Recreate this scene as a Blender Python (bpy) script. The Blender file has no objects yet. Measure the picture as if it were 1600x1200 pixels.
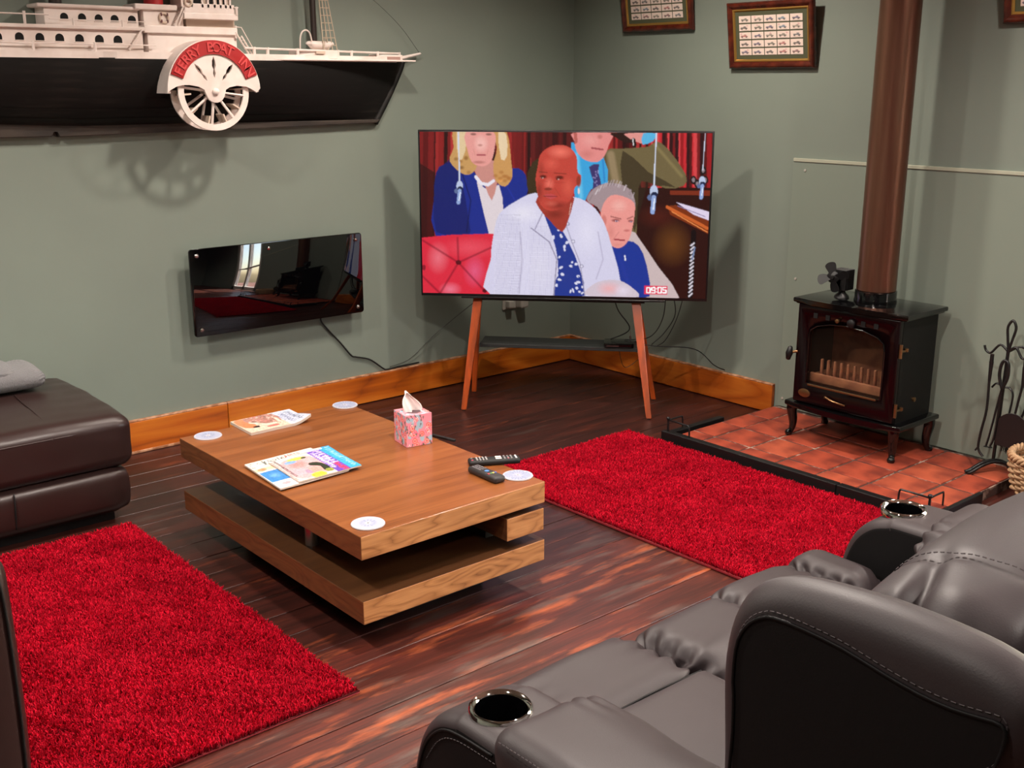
import bpy, bmesh, math, random
import numpy as np
from mathutils import Matrix, Vector
random.seed(7); rng = np.random.default_rng(7)
PI = math.pi
S = bpy.context.scene
COL = S.collection

# ------------------------------------------------------------------ camera
F = 1731.7
PITCH, YAW = 0.26697, 0.86332
CAM = Vector((-4.385, -4.605, 1.58))
cd = bpy.data.cameras.new('camera'); cam = bpy.data.objects.new('camera', cd); COL.objects.link(cam)
cd.sensor_fit = 'HORIZONTAL'; cd.sensor_width = 36; cd.lens = F * 36 / 1600; cd.clip_start = .05
FW = Vector((math.cos(YAW)*math.cos(PITCH), math.sin(YAW)*math.cos(PITCH), -math.sin(PITCH)))
RT = Vector((math.sin(YAW), -math.cos(YAW), 0)); UP = RT.cross(FW)
cam.location = CAM; cam.rotation_euler = Matrix((RT, UP, -FW)).transposed().to_euler()
S.camera = cam
# ------------------------------------------------------------------ world, lights, exposure
w = bpy.data.worlds.new('world'); S.world = w; w.use_nodes = True
wn = w.node_tree.nodes; wn.clear()
sky = wn.new('ShaderNodeTexSky'); sky.sky_type = 'NISHITA'; sky.sun_disc = False
sky.sun_elevation = math.radians(34); sky.sun_rotation = math.radians(100); sky.air_density = 1.2; sky.dust_density = 2
bg = wn.new('ShaderNodeBackground'); bg.inputs[1].default_value = 2.4
wo = wn.new('ShaderNodeOutputWorld')
w.node_tree.links.new(sky.outputs[0], bg.inputs[0]); w.node_tree.links.new(bg.outputs[0], wo.inputs[0])
def lamp(name, kind, loc, energy, col=(1, .9, .8), size=.05, target=None, angle=None, blend=.6):
    l = bpy.data.lights.new(name, kind); l.energy = energy; l.color = col
    if kind in ('POINT', 'SPOT'): l.shadow_soft_size = size
    if kind == 'SPOT': l.spot_size = angle; l.spot_blend = blend
    if kind == 'AREA': l.size = size
    if kind == 'SUN': l.angle = size
    o = bpy.data.objects.new(name, l); COL.objects.link(o); o.location = loc
    if target: o.rotation_euler = (Vector(target)-Vector(loc)).to_track_quat('-Z', 'Y').to_euler()
    return o
lamp('sun', 'SUN', (3, -3.9, 4.2), 60, (1, .93, .84), .01, (-.2, -4.3, 0))
# ceiling downlights of the room
for dx_, dy_, en_, cc_ in ((-.95, -1.3, 95, (1, .88, .76)), (-1.95, -1.15, 85, (1, .88, .77)), (-2.7, -2.9, 200, (1, .89, .8)), (-4.2, -1.4, 230, (1, .9, .8)),
                           (-.9, -3.4, 120, (1, .89, .8)), (-4.6, -3.6, 70, (1, .9, .82)), (-2.6, -5.2, 120, (1, .9, .82))):
    lamp('downlight', 'SPOT', (dx_, dy_, 2.52), en_*1.12, cc_, .05, (dx_, dy_, 0), 2.75, .8)
S.view_settings.view_transform = 'Standard'; S.view_settings.look = 'None'
S.view_settings.gamma = 1; S.view_settings.use_curve_mapping = False
S.view_settings.exposure = 0.0

# ------------------------------------------------------------------ colour + materials
def lin(c):
    if isinstance(c, str):
        c = c.lstrip('#'); c = tuple(int(c[i:i+2], 16)/255 for i in (0, 2, 4))
    return tuple(x/12.92 if x <= .04045 else ((x+.055)/1.055)**2.4 for x in c)
class NT:
    def __init__(s, m): s.t = m.node_tree; s.n = s.t.nodes
    def new(s, k, **kw):
        x = s.n.new('ShaderNode'+k)
        for a, b in kw.items(): setattr(x, a, b)
        return x
    def link(s, a, b): s.t.links.new(a, b)
def M(name, col, rough=.5, metal=0., spec=.5, bump=None, var=None, coat=0., rvar=None, sheen=0., stretch=(1, 1, 1)):
    """var = (scale, colour2, lo, hi[, detail]); bump = (scale, strength, distance)"""
    m = bpy.data.materials.new(name); m.use_nodes = True; t = NT(m)
    b = t.n['Principled BSDF']; c = (*lin(col), 1)
    b.inputs['Base Color'].default_value = c; b.inputs['Roughness'].default_value = rough
    b.inputs['Metallic'].default_value = metal; b.inputs['Specular IOR Level'].default_value = spec
    b.inputs['Coat Weight'].default_value = coat
    if sheen: b.inputs['Sheen Weight'].default_value = sheen
    tc = t.new('TexCoord'); mp = t.new('Mapping'); mp.inputs['Scale'].default_value = stretch
    t.link(tc.outputs['Object'], mp.inputs[0])
    if var:
        n = t.new('TexNoise'); n.inputs['Scale'].default_value = var[0]; n.inputs['Detail'].default_value = var[4] if len(var) > 4 else 4
        r = t.new('ValToRGB'); r.color_ramp.elements[0].position = var[2]; r.color_ramp.elements[1].position = var[3]
        r.color_ramp.elements[0].color = c; r.color_ramp.elements[1].color = (*lin(var[1]), 1)
        t.link(mp.outputs[0], n.inputs['Vector']); t.link(n.outputs[0], r.inputs[0]); t.link(r.outputs[0], b.inputs['Base Color'])
    if rvar:
        n = t.new('TexNoise'); n.inputs['Scale'].default_value = rvar[0]
        r = t.new('MapRange'); r.inputs[3].default_value = rvar[1]; r.inputs[4].default_value = rvar[2]
        t.link(mp.outputs[0], n.inputs['Vector']); t.link(n.outputs[0], r.inputs[0]); t.link(r.outputs[0], b.inputs['Roughness'])
    if bump:
        n = t.new('TexNoise'); n.inputs['Scale'].default_value = bump[0]; n.inputs['Detail'].default_value = 5
        bp = t.new('Bump'); bp.inputs['Strength'].default_value = bump[1]; bp.inputs['Distance'].default_value = bump[2]
        t.link(mp.outputs[0], n.inputs['Vector']); t.link(n.outputs[0], bp.inputs['Height']); t.link(bp.outputs[0], b.inputs['Normal'])
    return m
def wood(name, dark, mid, light, axis='X', scale=1., rough=.45, ring=0., bumpd=.0006, rnd=True, worn=None, spec=.5):
    """grain running along axis; ring>0 adds cathedral figure; worn = (colour, lo, hi, gscale)"""
    m = bpy.data.materials.new(name); m.use_nodes = True; t = NT(m); b = t.n['Principled BSDF']
    b.inputs['Roughness'].default_value = rough; b.inputs['Specular IOR Level'].default_value = spec
    tc = t.new('TexCoord'); add = t.new('VectorMath', operation='ADD')
    oi = t.new('ObjectInfo'); sc = t.new('VectorMath', operation='SCALE'); cx = t.new('CombineXYZ')
    for i in range(3): t.link(oi.outputs['Random'], cx.inputs[i])
    sc.inputs['Scale'].default_value = 37. if rnd else 0.; t.link(cx.outputs[0], sc.inputs[0])
    t.link(tc.outputs['Object'], add.inputs[0]); t.link(sc.outputs[0], add.inputs[1])
    k = 'XYZ'.index(axis)
    def mapped(s, st):
        mp = t.new('Mapping'); v = [s, s, s]; v[k] = s/st; mp.inputs['Scale'].default_value = v
        t.link(add.outputs[0], mp.inputs[0]); return mp.outputs[0]
    n1 = t.new('TexNoise'); n1.inputs['Scale'].default_value = 1; n1.inputs['Detail'].default_value = 6; n1.inputs['Distortion'].default_value = .4
    t.link(mapped(26*scale, 9), n1.inputs['Vector'])
    n2 = t.new('TexNoise'); n2.inputs['Scale'].default_value = 1; n2.inputs['Detail'].default_value = 3
    t.link(mapped(170*scale, 26), n2.inputs['Vector'])
    mx = t.new('Mix'); mx.data_type = 'FLOAT'; mx.inputs[0].default_value = .38
    t.link(n1.outputs[0], mx.inputs[2]); t.link(n2.outputs[0], mx.inputs[3]); out = mx.outputs[0]
    if ring:
        n3 = t.new('TexNoise'); n3.inputs['Scale'].default_value = 1; n3.inputs['Detail'].default_value = 1.5
        t.link(mapped(9*scale, 4.5), n3.inputs['Vector'])
        ml = t.new('Math', operation='MULTIPLY'); ml.inputs[1].default_value = 22; t.link(n3.outputs[0], ml.inputs[0])
        fr = t.new('Math', operation='PINGPONG'); fr.inputs[1].default_value = 1; t.link(ml.outputs[0], fr.inputs[0])
        pw = t.new('Math', operation='POWER'); pw.inputs[1].default_value = .55; t.link(fr.outputs[0], pw.inputs[0])
        m2 = t.new('Mix'); m2.data_type = 'FLOAT'; m2.inputs[0].default_value = ring
        t.link(out, m2.inputs[2]); t.link(pw.outputs[0], m2.inputs[3]); out = m2.outputs[0]
    r = t.new('ValToRGB'); e = r.color_ramp.elements
    e[0].position = .28; e[0].color = (*lin(dark), 1); e[1].position = .74; e[1].color = (*lin(light), 1)
    x = e.new(.5); x.color = (*lin(mid), 1)
    t.link(out, r.inputs[0]); cout = r.outputs[0]
    if worn:
        for wc, lo, hi, gs in worn:
            n4 = t.new('TexNoise'); n4.inputs['Scale'].default_value = 1; n4.inputs['Detail'].default_value = 7; n4.inputs['Roughness'].default_value = .62
            t.link(mapped(gs, 6), n4.inputs['Vector'])
            mr = t.new('MapRange'); mr.inputs[1].default_value = lo; mr.inputs[2].default_value = hi; t.link(n4.outputs[0], mr.inputs[0])
            m3 = t.new('Mix'); m3.data_type = 'RGBA'; t.link(mr.outputs[0], m3.inputs[0]); t.link(cout, m3.inputs[6])
            m3.inputs[7].default_value = (*lin(wc), 1); cout = m3.outputs[2]
    t.link(cout, b.inputs['Base Color'])
    bp = t.new('Bump'); bp.inputs['Strength'].default_value = .6; bp.inputs['Distance'].default_value = bumpd
    t.link(out, bp.inputs['Height']); t.link(bp.outputs[0], b.inputs['Normal'])
    return m
def attr_mat(name, emit=0., rough=.5, coat=0.):
    m = bpy.data.materials.new(name); m.use_nodes = True; t = NT(m); b = t.n['Principled BSDF']
    a = t.new('Attribute', attribute_name='Col'); b.inputs['Roughness'].default_value = rough; b.inputs['Coat Weight'].default_value = coat
    if emit:
        b.inputs['Base Color'].default_value = (.004, .004, .004, 1); b.inputs['Roughness'].default_value = .25
        t.link(a.outputs['Color'], b.inputs['Emission Color']); b.inputs['Emission Strength'].default_value = emit
    else: t.link(a.outputs['Color'], b.inputs['Base Color'])
    return m

GREEN = '#7b857b'
m_wall = M('green wall paint', GREEN, .55, bump=(260, .12, .001), var=(1.6, '#767f76', .35, .7))
m_shield = M('green shield paint', '#7c867b', .5, bump=(200, .08, .001))
m_shieldedge = M('pale shield edge', '#a6a896', .5)
m_ceil = M('ceiling paint', '#b4aea2', .8)
m_base = wood('orange pine skirting', '#702c08', '#b0560f', '#d07a26', 'X', .35, .35, ring=.22)
m_baseY = wood('orange pine skirting y', '#6c2c0a', '#a44e12', '#bc6a22', 'Y', .35, .35, ring=.22)
m_basetop = M('worn skirting edge', '#c09070', .5, var=(30, '#8e5a3a', .4, .6))
m_plankshade = wood('stained shaded floorboard', '#150a08', '#351712', '#4c2018', 'X', .8, .38, bumpd=.0012,
               worn=[('#7c3a22', .58, .76, 17), ('#4a3d38', .60, .80, 13), ('#170d0b', .60, .78, 9)])  # darker copy for far rows, dim light there put into the colour
m_plankwornlit = wood('worn lit floorboard', '#1e0f0d', '#4a211a', '#6c2c1f', 'X', .8, .40, bumpd=.0012,
               worn=[('#b25a34', .54, .74, 19), ('#64564f', .53, .74, 14), ('#1a0f0c', .60, .78, 9)])  # real wear, plus the near rows' brighter light put into the colour
m_sub = M('dark floor gap', '#20140f', .9, var=(5, '#74645a', .53, .68))
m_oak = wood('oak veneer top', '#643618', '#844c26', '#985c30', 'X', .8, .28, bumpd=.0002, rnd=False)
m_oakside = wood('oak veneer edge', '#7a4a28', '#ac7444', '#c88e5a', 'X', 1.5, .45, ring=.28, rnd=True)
m_oaky = wood('oak veneer long edge', '#4c2b18', '#643c22', '#784a2a', 'Y', 1.5, .45, ring=.2, rnd=True)  # darker than the end faces, side shade put into the veneer colour
m_oakdark = wood('oak veneer shelf', '#372112', '#4a2d19', '#5a3a20', 'X', .8, .35, bumpd=.0002)  # shade under the top slab put into the veneer colour
m_blk = M('matt black', '#0c0c0d', .6)
m_blkgloss = M('gloss black', '#050506', .08, coat=.4)
m_blkmetal = M('black painted iron', '#121112', .42, bump=(160, .3, .0008))
m_enamel = M('black enamel', '#060607', .14, spec=.5, coat=.3)
m_enamelred = M('dark cherry enamel', '#100406', .2, spec=.35)
m_iron = M('rough cast iron', '#0a0b0b', .55, spec=.3, bump=(120, .3, .001))
m_brassy = M('worn brass', '#8a6a48', .35, .9)
m_steel = M('brushed steel', '#9a9a98', .3, 1.)
m_chrome = M('chrome', '#d8d4d0', .07, 1.)
m_glassblk = M('black glass', '#020203', .02, spec=.9)
m_tvframe = M('tv bezel', '#141417', .3)
m_white = M('white ship paint', '#efe2dc', .5, bump=(60, .15, .001), var=(9, '#e0d0c8', .4, .65))
m_offw = M('cream ship paint', '#cdb9a8', .6)
m_red = M('red ship paint', '#a82024', .45, bump=(50, .3, .001))
m_redtext = M('raised red lettering', '#d0484a', .35)
m_hull = M('black ship hull', '#0b0908', .62, spec=.3, bump=(22, .5, .002), var=(9, '#2a2420', .52, .72), stretch=(.25, 1, 1.6))
m_keel = M('weathered keel', '#3a3029', .7, bump=(30, .5, .002), var=(20, '#221b17', .4, .6), stretch=(.2, 1, 1))
m_mast = M('dark mast', '#2e2320', .5)
m_rope = M('cream rope', '#b8a894', .8)
m_dark = M('dark opening', '#050505', .9)
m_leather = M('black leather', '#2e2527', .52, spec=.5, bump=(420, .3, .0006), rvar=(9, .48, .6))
m_leathershade = M('black leather side shade', '#0b090a', .6, spec=.25, bump=(420, .25, .0006))  # darker copy of the leather, side shade put into its colour
m_stitch = M('grey thread', '#4a4244', .7)
m_brown = M('brown leather', '#2e1e1c', .42, spec=.5, bump=(300, .3, .0008), rvar=(7, .28, .42))
m_tile = M('terracotta', '#a34630', .6, spec=.3, bump=(70, .4, .0012), var=(9, '#6c2c22', .40, .68, 6))
m_tileb = M('terracotta pale', '#ae5238', .6, spec=.3, bump=(70, .4, .0012), var=(9, '#7c3628', .40, .68, 6))
m_grout = M('grout', '#4c332c', .85, bump=(90, .6, .002), var=(22, '#a58c7e', .52, .66))
m_flue = M('bronze flue pipe', '#70483a', .33, .8, bump=(30, .1, .001), var=(14, '#866450', .4, .7), stretch=(1, 1, .06))
m_mahog = M('mahogany moulding', '#43180f', .22, coat=.3, var=(20, '#642818', .4, .7))
m_gold = M('gilt slip', '#c89a50', .28, .75)
m_mount = M('olive mount', '#4c4f38', .8)
m_card = M('cream card', '#e2cfc4', .6)
m_tvleg = M('orange beech leg', '#b44a12', .35, var=(8, '#8a3a14', .4, .6), stretch=(3, 3, .4))
m_tissue = M('tissue paper', '#f0e6e2', .8); m_page = M('page edges', '#cdbfb2', .7)
m_rubber = M('remote plastic', '#2b2728', .45); m_cable = M('cable', '#0e0e0f', .5)
m_greyc = M('grey thin cable', '#4c4d48', .5); m_socket = M('white plastic', '#a8a49c', .4)
m_wicker = wood('wicker cane', '#8a6a4c', '#b4906c', '#cbab88', 'X', 2., .6)
m_blanket = M('grey woven throw', '#6e6c6e', .95, bump=(240, 1., .004), sheen=.3)
m_brick = M('firebrick', '#9c6644', .8, bump=(40, .5, .002), var=(14, '#7c4a32', .4, .65))
def rugmat():
    m = bpy.data.materials.new('red pile'); m.use_nodes = True; t = NT(m); b = t.n['Principled BSDF']
    a = t.new('Attribute', attribute_name='Col'); t.link(a.outputs['Color'], b.inputs['Base Color'])
    b.inputs['Roughness'].default_value = .7; b.inputs['Specular IOR Level'].default_value = .12; b.inputs['Sheen Weight'].default_value = .05
    b.inputs['Sheen Tint'].default_value = (1, .2, .25, 1)
    return m
m_rug = rugmat(); m_rugback = M('rug backing', '#7c0c18', .8)

# ------------------------------------------------------------------ object helpers
WL = {}
def place(o, wl, parent):
    COL.objects.link(o); WL[o.name] = Vector(wl)
    if parent is not None:
        o.parent = parent; o.location = Vector(wl) - WL[parent.name]
    else: o.location = wl
def props(o, label=None, cat=None, group=None, kind=None):
    if label: o['label'] = label
    if cat: o['category'] = cat
    if group: o['group'] = group
    if kind: o['kind'] = kind
    return o
def empty(name, loc, label=None, cat=None, group=None, kind=None):
    o = bpy.data.objects.new(name, None); o.empty_display_size = .05; place(o, loc, None)
    return props(o, label, cat, group, kind)
def finish(name, me, mat, parent=None, smooth=None, origin=None):
    """recentres mesh (world coords) and links it; smooth = angle in degrees"""
    n = len(me.vertices); co = np.empty(n*3, np.float32); me.vertices.foreach_get('co', co); co = co.reshape(-1, 3)
    c = (co.min(0)+co.max(0))/2 if origin is None else np.array(origin)
    me.vertices.foreach_set('co', (co-c).astype(np.float32).ravel()); me.update()
    for x in (mat if isinstance(mat, (list, tuple)) else [mat]): me.materials.append(x)
    if smooth:
        me.polygons.foreach_set('use_smooth', [True]*len(me.polygons))
        if smooth < 180: me.set_sharp_from_angle(angle=math.radians(smooth))
    o = bpy.data.objects.new(name, me); place(o, [float(v) for v in c], parent); return o
class MB:
    def __init__(s, mat4=None): s.bm = bmesh.new(); s.m = mat4 or Matrix.Identity(4)
    def _f(s, vs):
        for v in vs: v.co = s.m @ v.co
    def box(s, a, b, bev=0., seg=2, rot=None):
        a, b = Vector(a), Vector(b); c = (a+b)/2
        r = bmesh.ops.create_cube(s.bm, size=1)['verts']
        for v in r: v.co = Vector((v.co.x*(b.x-a.x), v.co.y*(b.y-a.y), v.co.z*(b.z-a.z)))
        if bev:
            es = list({e for v in r for e in v.link_edges})
            q = bmesh.ops.bevel(s.bm, geom=es, offset=bev, segments=seg, profile=.5, affect='EDGES')
            r = list({v for f in q['faces'] for v in f.verts} | {v for v in r if v.is_valid})
        for v in r: v.co = (rot @ v.co if rot else v.co) + c
        s._f(r); return s
    def tube(s, pts, r, seg=8, closed=False, cap=True):
        pts = [Vector(p) for p in pts]; n = len(pts); rr = r if isinstance(r, (list, tuple)) else [r]*n
        tan = [((pts[(i+1) % n]-pts[i-1]) if closed else (pts[min(i+1, n-1)]-pts[max(i-1, 0)])).normalized() for i in range(n)]
        up = Vector((0, 0, 1)) if abs(tan[0].z) < .9 else Vector((1, 0, 0)); nrm = tan[0].cross(up).normalized(); rings = []
        for i in range(n):
            nrm = (nrm - tan[i]*nrm.dot(tan[i])).normalized(); bi = tan[i].cross(nrm)
            rings.append([s.bm.verts.new(s.m @ (pts[i]+(nrm*math.cos(2*PI*k/seg)+bi*math.sin(2*PI*k/seg))*rr[i])) for k in range(seg)])
        for i in range(n if closed else n-1):
            A, B = rings[i], rings[(i+1) % n]
            for k in range(seg): s.bm.faces.new((A[k], A[(k+1) % seg], B[(k+1) % seg], B[k]))
        if cap and not closed: s.bm.faces.new(rings[0][::-1]); s.bm.faces.new(rings[-1])
        return s
    def lathe(s, prof, o=(0, 0, 0), seg=24, mat=None):
        T = s.m @ Matrix.Translation(o) @ (mat or Matrix.Identity(4)); rings = []
        for r, z in prof:
            if r < 1e-6: rings.append([s.bm.verts.new(T @ Vector((0, 0, z)))])
            else: rings.append([s.bm.verts.new(T @ Vector((r*math.cos(2*PI*k/seg), r*math.sin(2*PI*k/seg), z))) for k in range(seg)])
        for A, B in zip(rings, rings[1:]):
            for k in range(seg):
                j = (k+1) % seg
                f = [A[k % len(A)], A[j % len(A)], B[j % len(B)], B[k % len(B)]]
                g = []
                for v in f:
                    if v not in g: g.append(v)
                if len(g) > 2: s.bm.faces.new(g)
        return s
    def prism(s, poly, h0, h1, ax='z', bev=0., seg=2):
        """poly 2D in the two other axes (x: (y,z), y: (x,z), z: (x,y))"""
        f3 = {'z': lambda p, h: (p[0], p[1], h), 'y': lambda p, h: (p[0], h, p[1]), 'x': lambda p, h: (h, p[0], p[1])}[ax]
        A = [s.bm.verts.new(f3(p, h0)) for p in poly]; B = [s.bm.verts.new(f3(p, h1)) for p in poly]; n = len(poly); fs = []
        for k in range(n): fs.append(s.bm.faces.new((A[k], A[(k+1) % n], B[(k+1) % n], B[k])))
        fa = s.bm.faces.new(A[::-1]); fb = s.bm.faces.new(B); r = A+B
        if bev:
            q = bmesh.ops.bevel(s.bm, geom=list(fa.edges)+list(fb.edges), offset=bev, segments=seg, profile=.5, affect='EDGES')
            r = list({v for f in q['faces'] for v in f.verts} | {v for v in r if v.is_valid})
        s._f(r); return s
    def quad(s, *p):
        s.bm.faces.new([s.bm.verts.new(s.m @ Vector(q)) for q in p]); return s
    def build(s, name, mat, parent=None, smooth=None):
        bmesh.ops.recalc_face_normals(s.bm, faces=s.bm.faces)
        me = bpy.data.meshes.new(name); s.bm.to_mesh(me); s.bm.free()
        return finish(name, me, mat, parent, smooth)
def struct(o): o['kind'] = 'structure'; return o
def npmesh(name, co, faces, mat, parent=None, smooth=None, cols=None):
    """faces: (n,k) int array"""
    me = bpy.data.meshes.new(name); co = np.asarray(co, np.float32); faces = np.asarray(faces, np.int32); nf, k = faces.shape
    me.vertices.add(len(co)); me.vertices.foreach_set('co', co.ravel())
    me.loops.add(nf*k); me.loops.foreach_set('vertex_index', faces.ravel())
    me.polygons.add(nf); me.polygons.foreach_set('loop_start', np.arange(0, nf*k, k, dtype=np.int32))
    me.update(calc_edges=True)
    if cols is not None:
        a = me.color_attributes.new('Col', 'FLOAT_COLOR', 'POINT')
        c4 = np.ones((len(co), 4), np.float32); c4[:, :3] = cols; a.data.foreach_set('color', c4.ravel())
    return finish(name, me, mat, parent, smooth)
def rbox(c, size, r, n=20, deform=None):
    """rounded soft box, returns (co, quads)"""
    half = np.array(size)/2.; r = np.array([r]*3 if np.isscalar(r) else r, float); r = np.minimum(r, half*.999)
    t = np.linspace(-1, 1, n+1); t = np.sign(t)*np.abs(t)**.8
    idx = {}; V = []; Q = []
    def vid(p):
        k = tuple(np.round(p, 6))
        if k not in idx: idx[k] = len(V); V.append(p)
        return idx[k]
    for ax in range(3):
        for sg in (-1, 1):
            u, v = [(1, 2), (2, 0), (0, 1)][ax]
            g = np.empty((n+1, n+1), int)
            for i in range(n+1):
                for j in range(n+1):
                    p = [0, 0, 0]; p[ax] = sg; p[u] = t[i]; p[v] = t[j]; g[i, j] = vid(np.array(p, float))
            for i in range(n):
                for j in range(n):
                    q = [g[i, j], g[i+1, j], g[i+1, j+1], g[i, j+1]]; Q.append(q if sg > 0 else q[::-1])
    P = np.array(V); q = P*half; inn = np.clip(q, -(half-r), half-r); d = (q-inn)/r
    L = np.linalg.norm(d, axis=1, keepdims=True); L[L == 0] = 1; N = d/L
    mx = np.abs(P).max(1)
    pos = inn + N*r
    if deform is not None: pos = deform(P, pos, N)
    return pos + np.array(c), np.array(Q)
def soft(name, c, size, r, mat, parent, n=20, deform=None):
    co, q = rbox(c, size, r, n, deform); return npmesh(name, co, q, mat, parent, 180)
def fbm(p, s=1., o=0.):
    """cheap smooth pseudo noise in [-1,1] for numpy points"""
    x, y, z = (p*s+o).T
    return (np.sin(x*1.7+1.3*np.sin(y*1.1+z*.7))+np.sin(y*2.3+1.1*np.sin(z*1.9+x*.6)+2)+np.sin(z*2.1+1.7*np.sin(x*1.3+y*.9)+4))/3
def cat(pts, n=8, closed=False):
    P = [Vector(p) for p in pts]; out = []; m = len(P)
    g = (lambda i: P[i % m]) if closed else (lambda i: P[max(0, min(m-1, i))])
    for i in range(m if closed else m-1):
        a, b, c, d = g(i-1), g(i), g(i+1), g(i+2)
        for k in range(n):
            t = k/n; out.append(.5*((2*b)+(c-a)*t+(2*a-5*b+4*c-d)*t*t+(3*b-a-3*c+d)*t**3))
    if not closed: out.append(P[-1])
    return out
def cat2(pts, n=6, closed=True): return [(v.x, v.y) for v in cat([(a, b, 0) for a, b in pts], n, closed)]
def seam(name, pts, r, mat, parent, n=6):
    return MB().tube(cat(pts, n), r, 6).build(name, mat, parent, 180)
def stitches(name, pts, mat, parent, step=.009, length=.006, r=.0009):
    p = cat(pts, 16); b = MB(); d = 0.; last = p[0]; on = None
    acc = [0.]
    for a, c in zip(p, p[1:]): acc.append(acc[-1]+(c-a).length)
    def at(s):
        for i in range(len(acc)-1):
            if acc[i+1] >= s: return p[i].lerp(p[i+1], (s-acc[i])/max(acc[i+1]-acc[i], 1e-9))
        return p[-1]
    s = 0.
    while s+length < acc[-1]: b.tube([at(s), at(s+length)], r, 4); s += step
    o = b.build(name, mat, parent); o['kind'] = 'stuff'; return o
def ray(px, py): return FW + RT*((px-800)/F) + UP*((600-py)/F)
def hit(px, py, ax, v):
    d = ray(px, py); k = 'xyz'.index(ax); return CAM + d*((v-CAM[k])/d[k])

# ------------------------------------------------------------------ tiny painter (flat prints and the tv picture)
class Cv:
    def __init__(s, W, H, col, hom=None):
        s.W, s.H = W, H; s.im = np.zeros((H, W, 3)); s.im[:] = np.array(lin(col)); s.yy, s.xx = np.mgrid[0:H, 0:W]+.5; s.hom = hom
        if hom is not None:
            src = np.array([[a, b] for a, b in hom], float); dst = np.array([[0, 0], [W, 0], [W, H], [0, H]], float); A = []
            for (x, y), (u, v) in zip(src, dst): A += [[x, y, 1, 0, 0, 0, -u*x, -u*y, -u], [0, 0, 0, x, y, 1, -v*x, -v*y, -v]]
            s.Hm = np.linalg.svd(np.array(A))[2][-1].reshape(3, 3); Hi = np.linalg.inv(s.Hm)
            q = np.stack([s.xx, s.yy, np.ones_like(s.xx)], -1) @ Hi.T; s.xx, s.yy = q[..., 0]/q[..., 2], q[..., 1]/q[..., 2]
    def mpoly(s, pts, smooth=0):
        if smooth: pts = cat2(pts, smooth, True)
        m = np.zeros(s.xx.shape, bool); n = len(pts)
        for i in range(n):
            x1, y1 = pts[i]; x2, y2 = pts[(i+1) % n]
            if y1 == y2: continue
            m ^= ((s.yy > y1) != (s.yy > y2)) & (s.xx < (x2-x1)*(s.yy-y1)/(y2-y1)+x1)
        return m
    def put(s, a, col):
        a = np.clip(a, 0, 1)[..., None]; s.im = s.im*(1-a)+np.array(lin(col))*a
    def poly(s, pts, col, smooth=0, a=1., clip=None):
        m = s.mpoly(pts, smooth).astype(float)*a
        if clip is not None: m = m*clip
        s.put(m, col); return m > 0
    def ell(s, cx, cy, rx, ry, col, a=1., rot=0., soft=0., clip=None):
        c, n = math.cos(rot), math.sin(rot); dx, dy = s.xx-cx, s.yy-cy
        d = np.sqrt(((dx*c+dy*n)/rx)**2+((-dx*n+dy*c)/ry)**2)
        m = np.clip((1-d)/soft, 0, 1)*a if soft else (d < 1)*a
        if clip is not None: m = m*clip
        s.put(m, col); return m > 0
    def line(s, pts, wd, col, a=1., clip=None, soft=0.):
        m = np.zeros(s.xx.shape)
        for (x1, y1), (x2, y2) in zip(pts, pts[1:]):
            L = max((x2-x1)**2+(y2-y1)**2, 1e-9); t = np.clip(((s.xx-x1)*(x2-x1)+(s.yy-y1)*(y2-y1))/L, 0, 1)
            d = np.hypot(s.xx-x1-t*(x2-x1), s.yy-y1-t*(y2-y1)); m = np.maximum(m, np.clip((wd/2-d)/soft, 0, 1) if soft else (d < wd/2))
        if clip is not None: m = m*clip
        s.put(m*a, col)
    def mesh(s, name, mat, parent, o, u, v):
        """grid from corner o (top-left) with full-extent vectors u (right) and v (down)"""
        W, H = s.W, s.H; o, u, v = (np.array(q, float) for q in (o, u, v)); ii, jj = np.meshgrid(np.linspace(0, 1, W), np.linspace(0, 1, H))
        co = o+ii[..., None]*u+jj[..., None]*v; g = np.arange(W*H).reshape(H, W)
        q = np.stack([g[:-1, :-1], g[1:, :-1], g[1:, 1:], g[:-1, 1:]], -1).reshape(-1, 4)
        return npmesh(name, co.reshape(-1, 3), q, mat, parent, None, s.im.reshape(-1, 3))

# ================================================================== THE ROOM
XW, YB, ZC = -6.0, -6.8, 2.6
def wallbox(name, parts, mat):
    b = MB()
    for a, c in parts: b.box(a, c)
    return struct(b.build(name, mat))
wallbox('wall_left', [((XW-.12, 0, -.05), (.12, .12, ZC))], m_wall)
DY0, DY1, DZ = -3.62, -4.72, 2.05
wallbox('wall_right', [((0, DY0, -.05), (.12, 0, ZC)), ((0, YB, -.05), (.12, DY1, ZC)), ((0, DY1, DZ), (.12, DY0, ZC))], m_wall)
wallbox('wall_back', [((XW-.12, YB-.12, -.05), (.12, YB, ZC))], m_wall)
wallbox('wall_side', [((XW-.12, YB, -.05), (XW, 0, ZC))], m_wall)
wallbox('ceiling', [((XW-.12, YB-.12, ZC), (.12, .12, ZC+.1))], m_ceil)
fl = wallbox('floor', [((XW, YB, -.06), (0, 0, -.006))], m_sub)
ys = [0, -.155, -.29, -.42, -.56]
for i in range(12): ys.append(ys[-1]-.137)
ys += [-2.44]
while ys[-1] > YB+.14: ys.append(ys[-1]-random.uniform(.125, .142))
ys.append(YB)
for y0, y1 in zip(ys, ys[1:]):
    x = XW
    off = random.uniform(.9, 2.1)
    while x < -.001:
        x2 = min(0, x+off); off = random.uniform(3.6, 4.8)
        if -x2 < 3.6 and x > XW: x2 = 0
        g = .0022; z = random.uniform(-.0012, .0004)
        MB().box((x+.001, y1+g, -.006), (x2-.001, y0-g*.4, z), .0016, 1).build('plank', m_plankwornlit if y1 < -2.1 else m_plankshade, fl)
        x = x2
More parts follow.
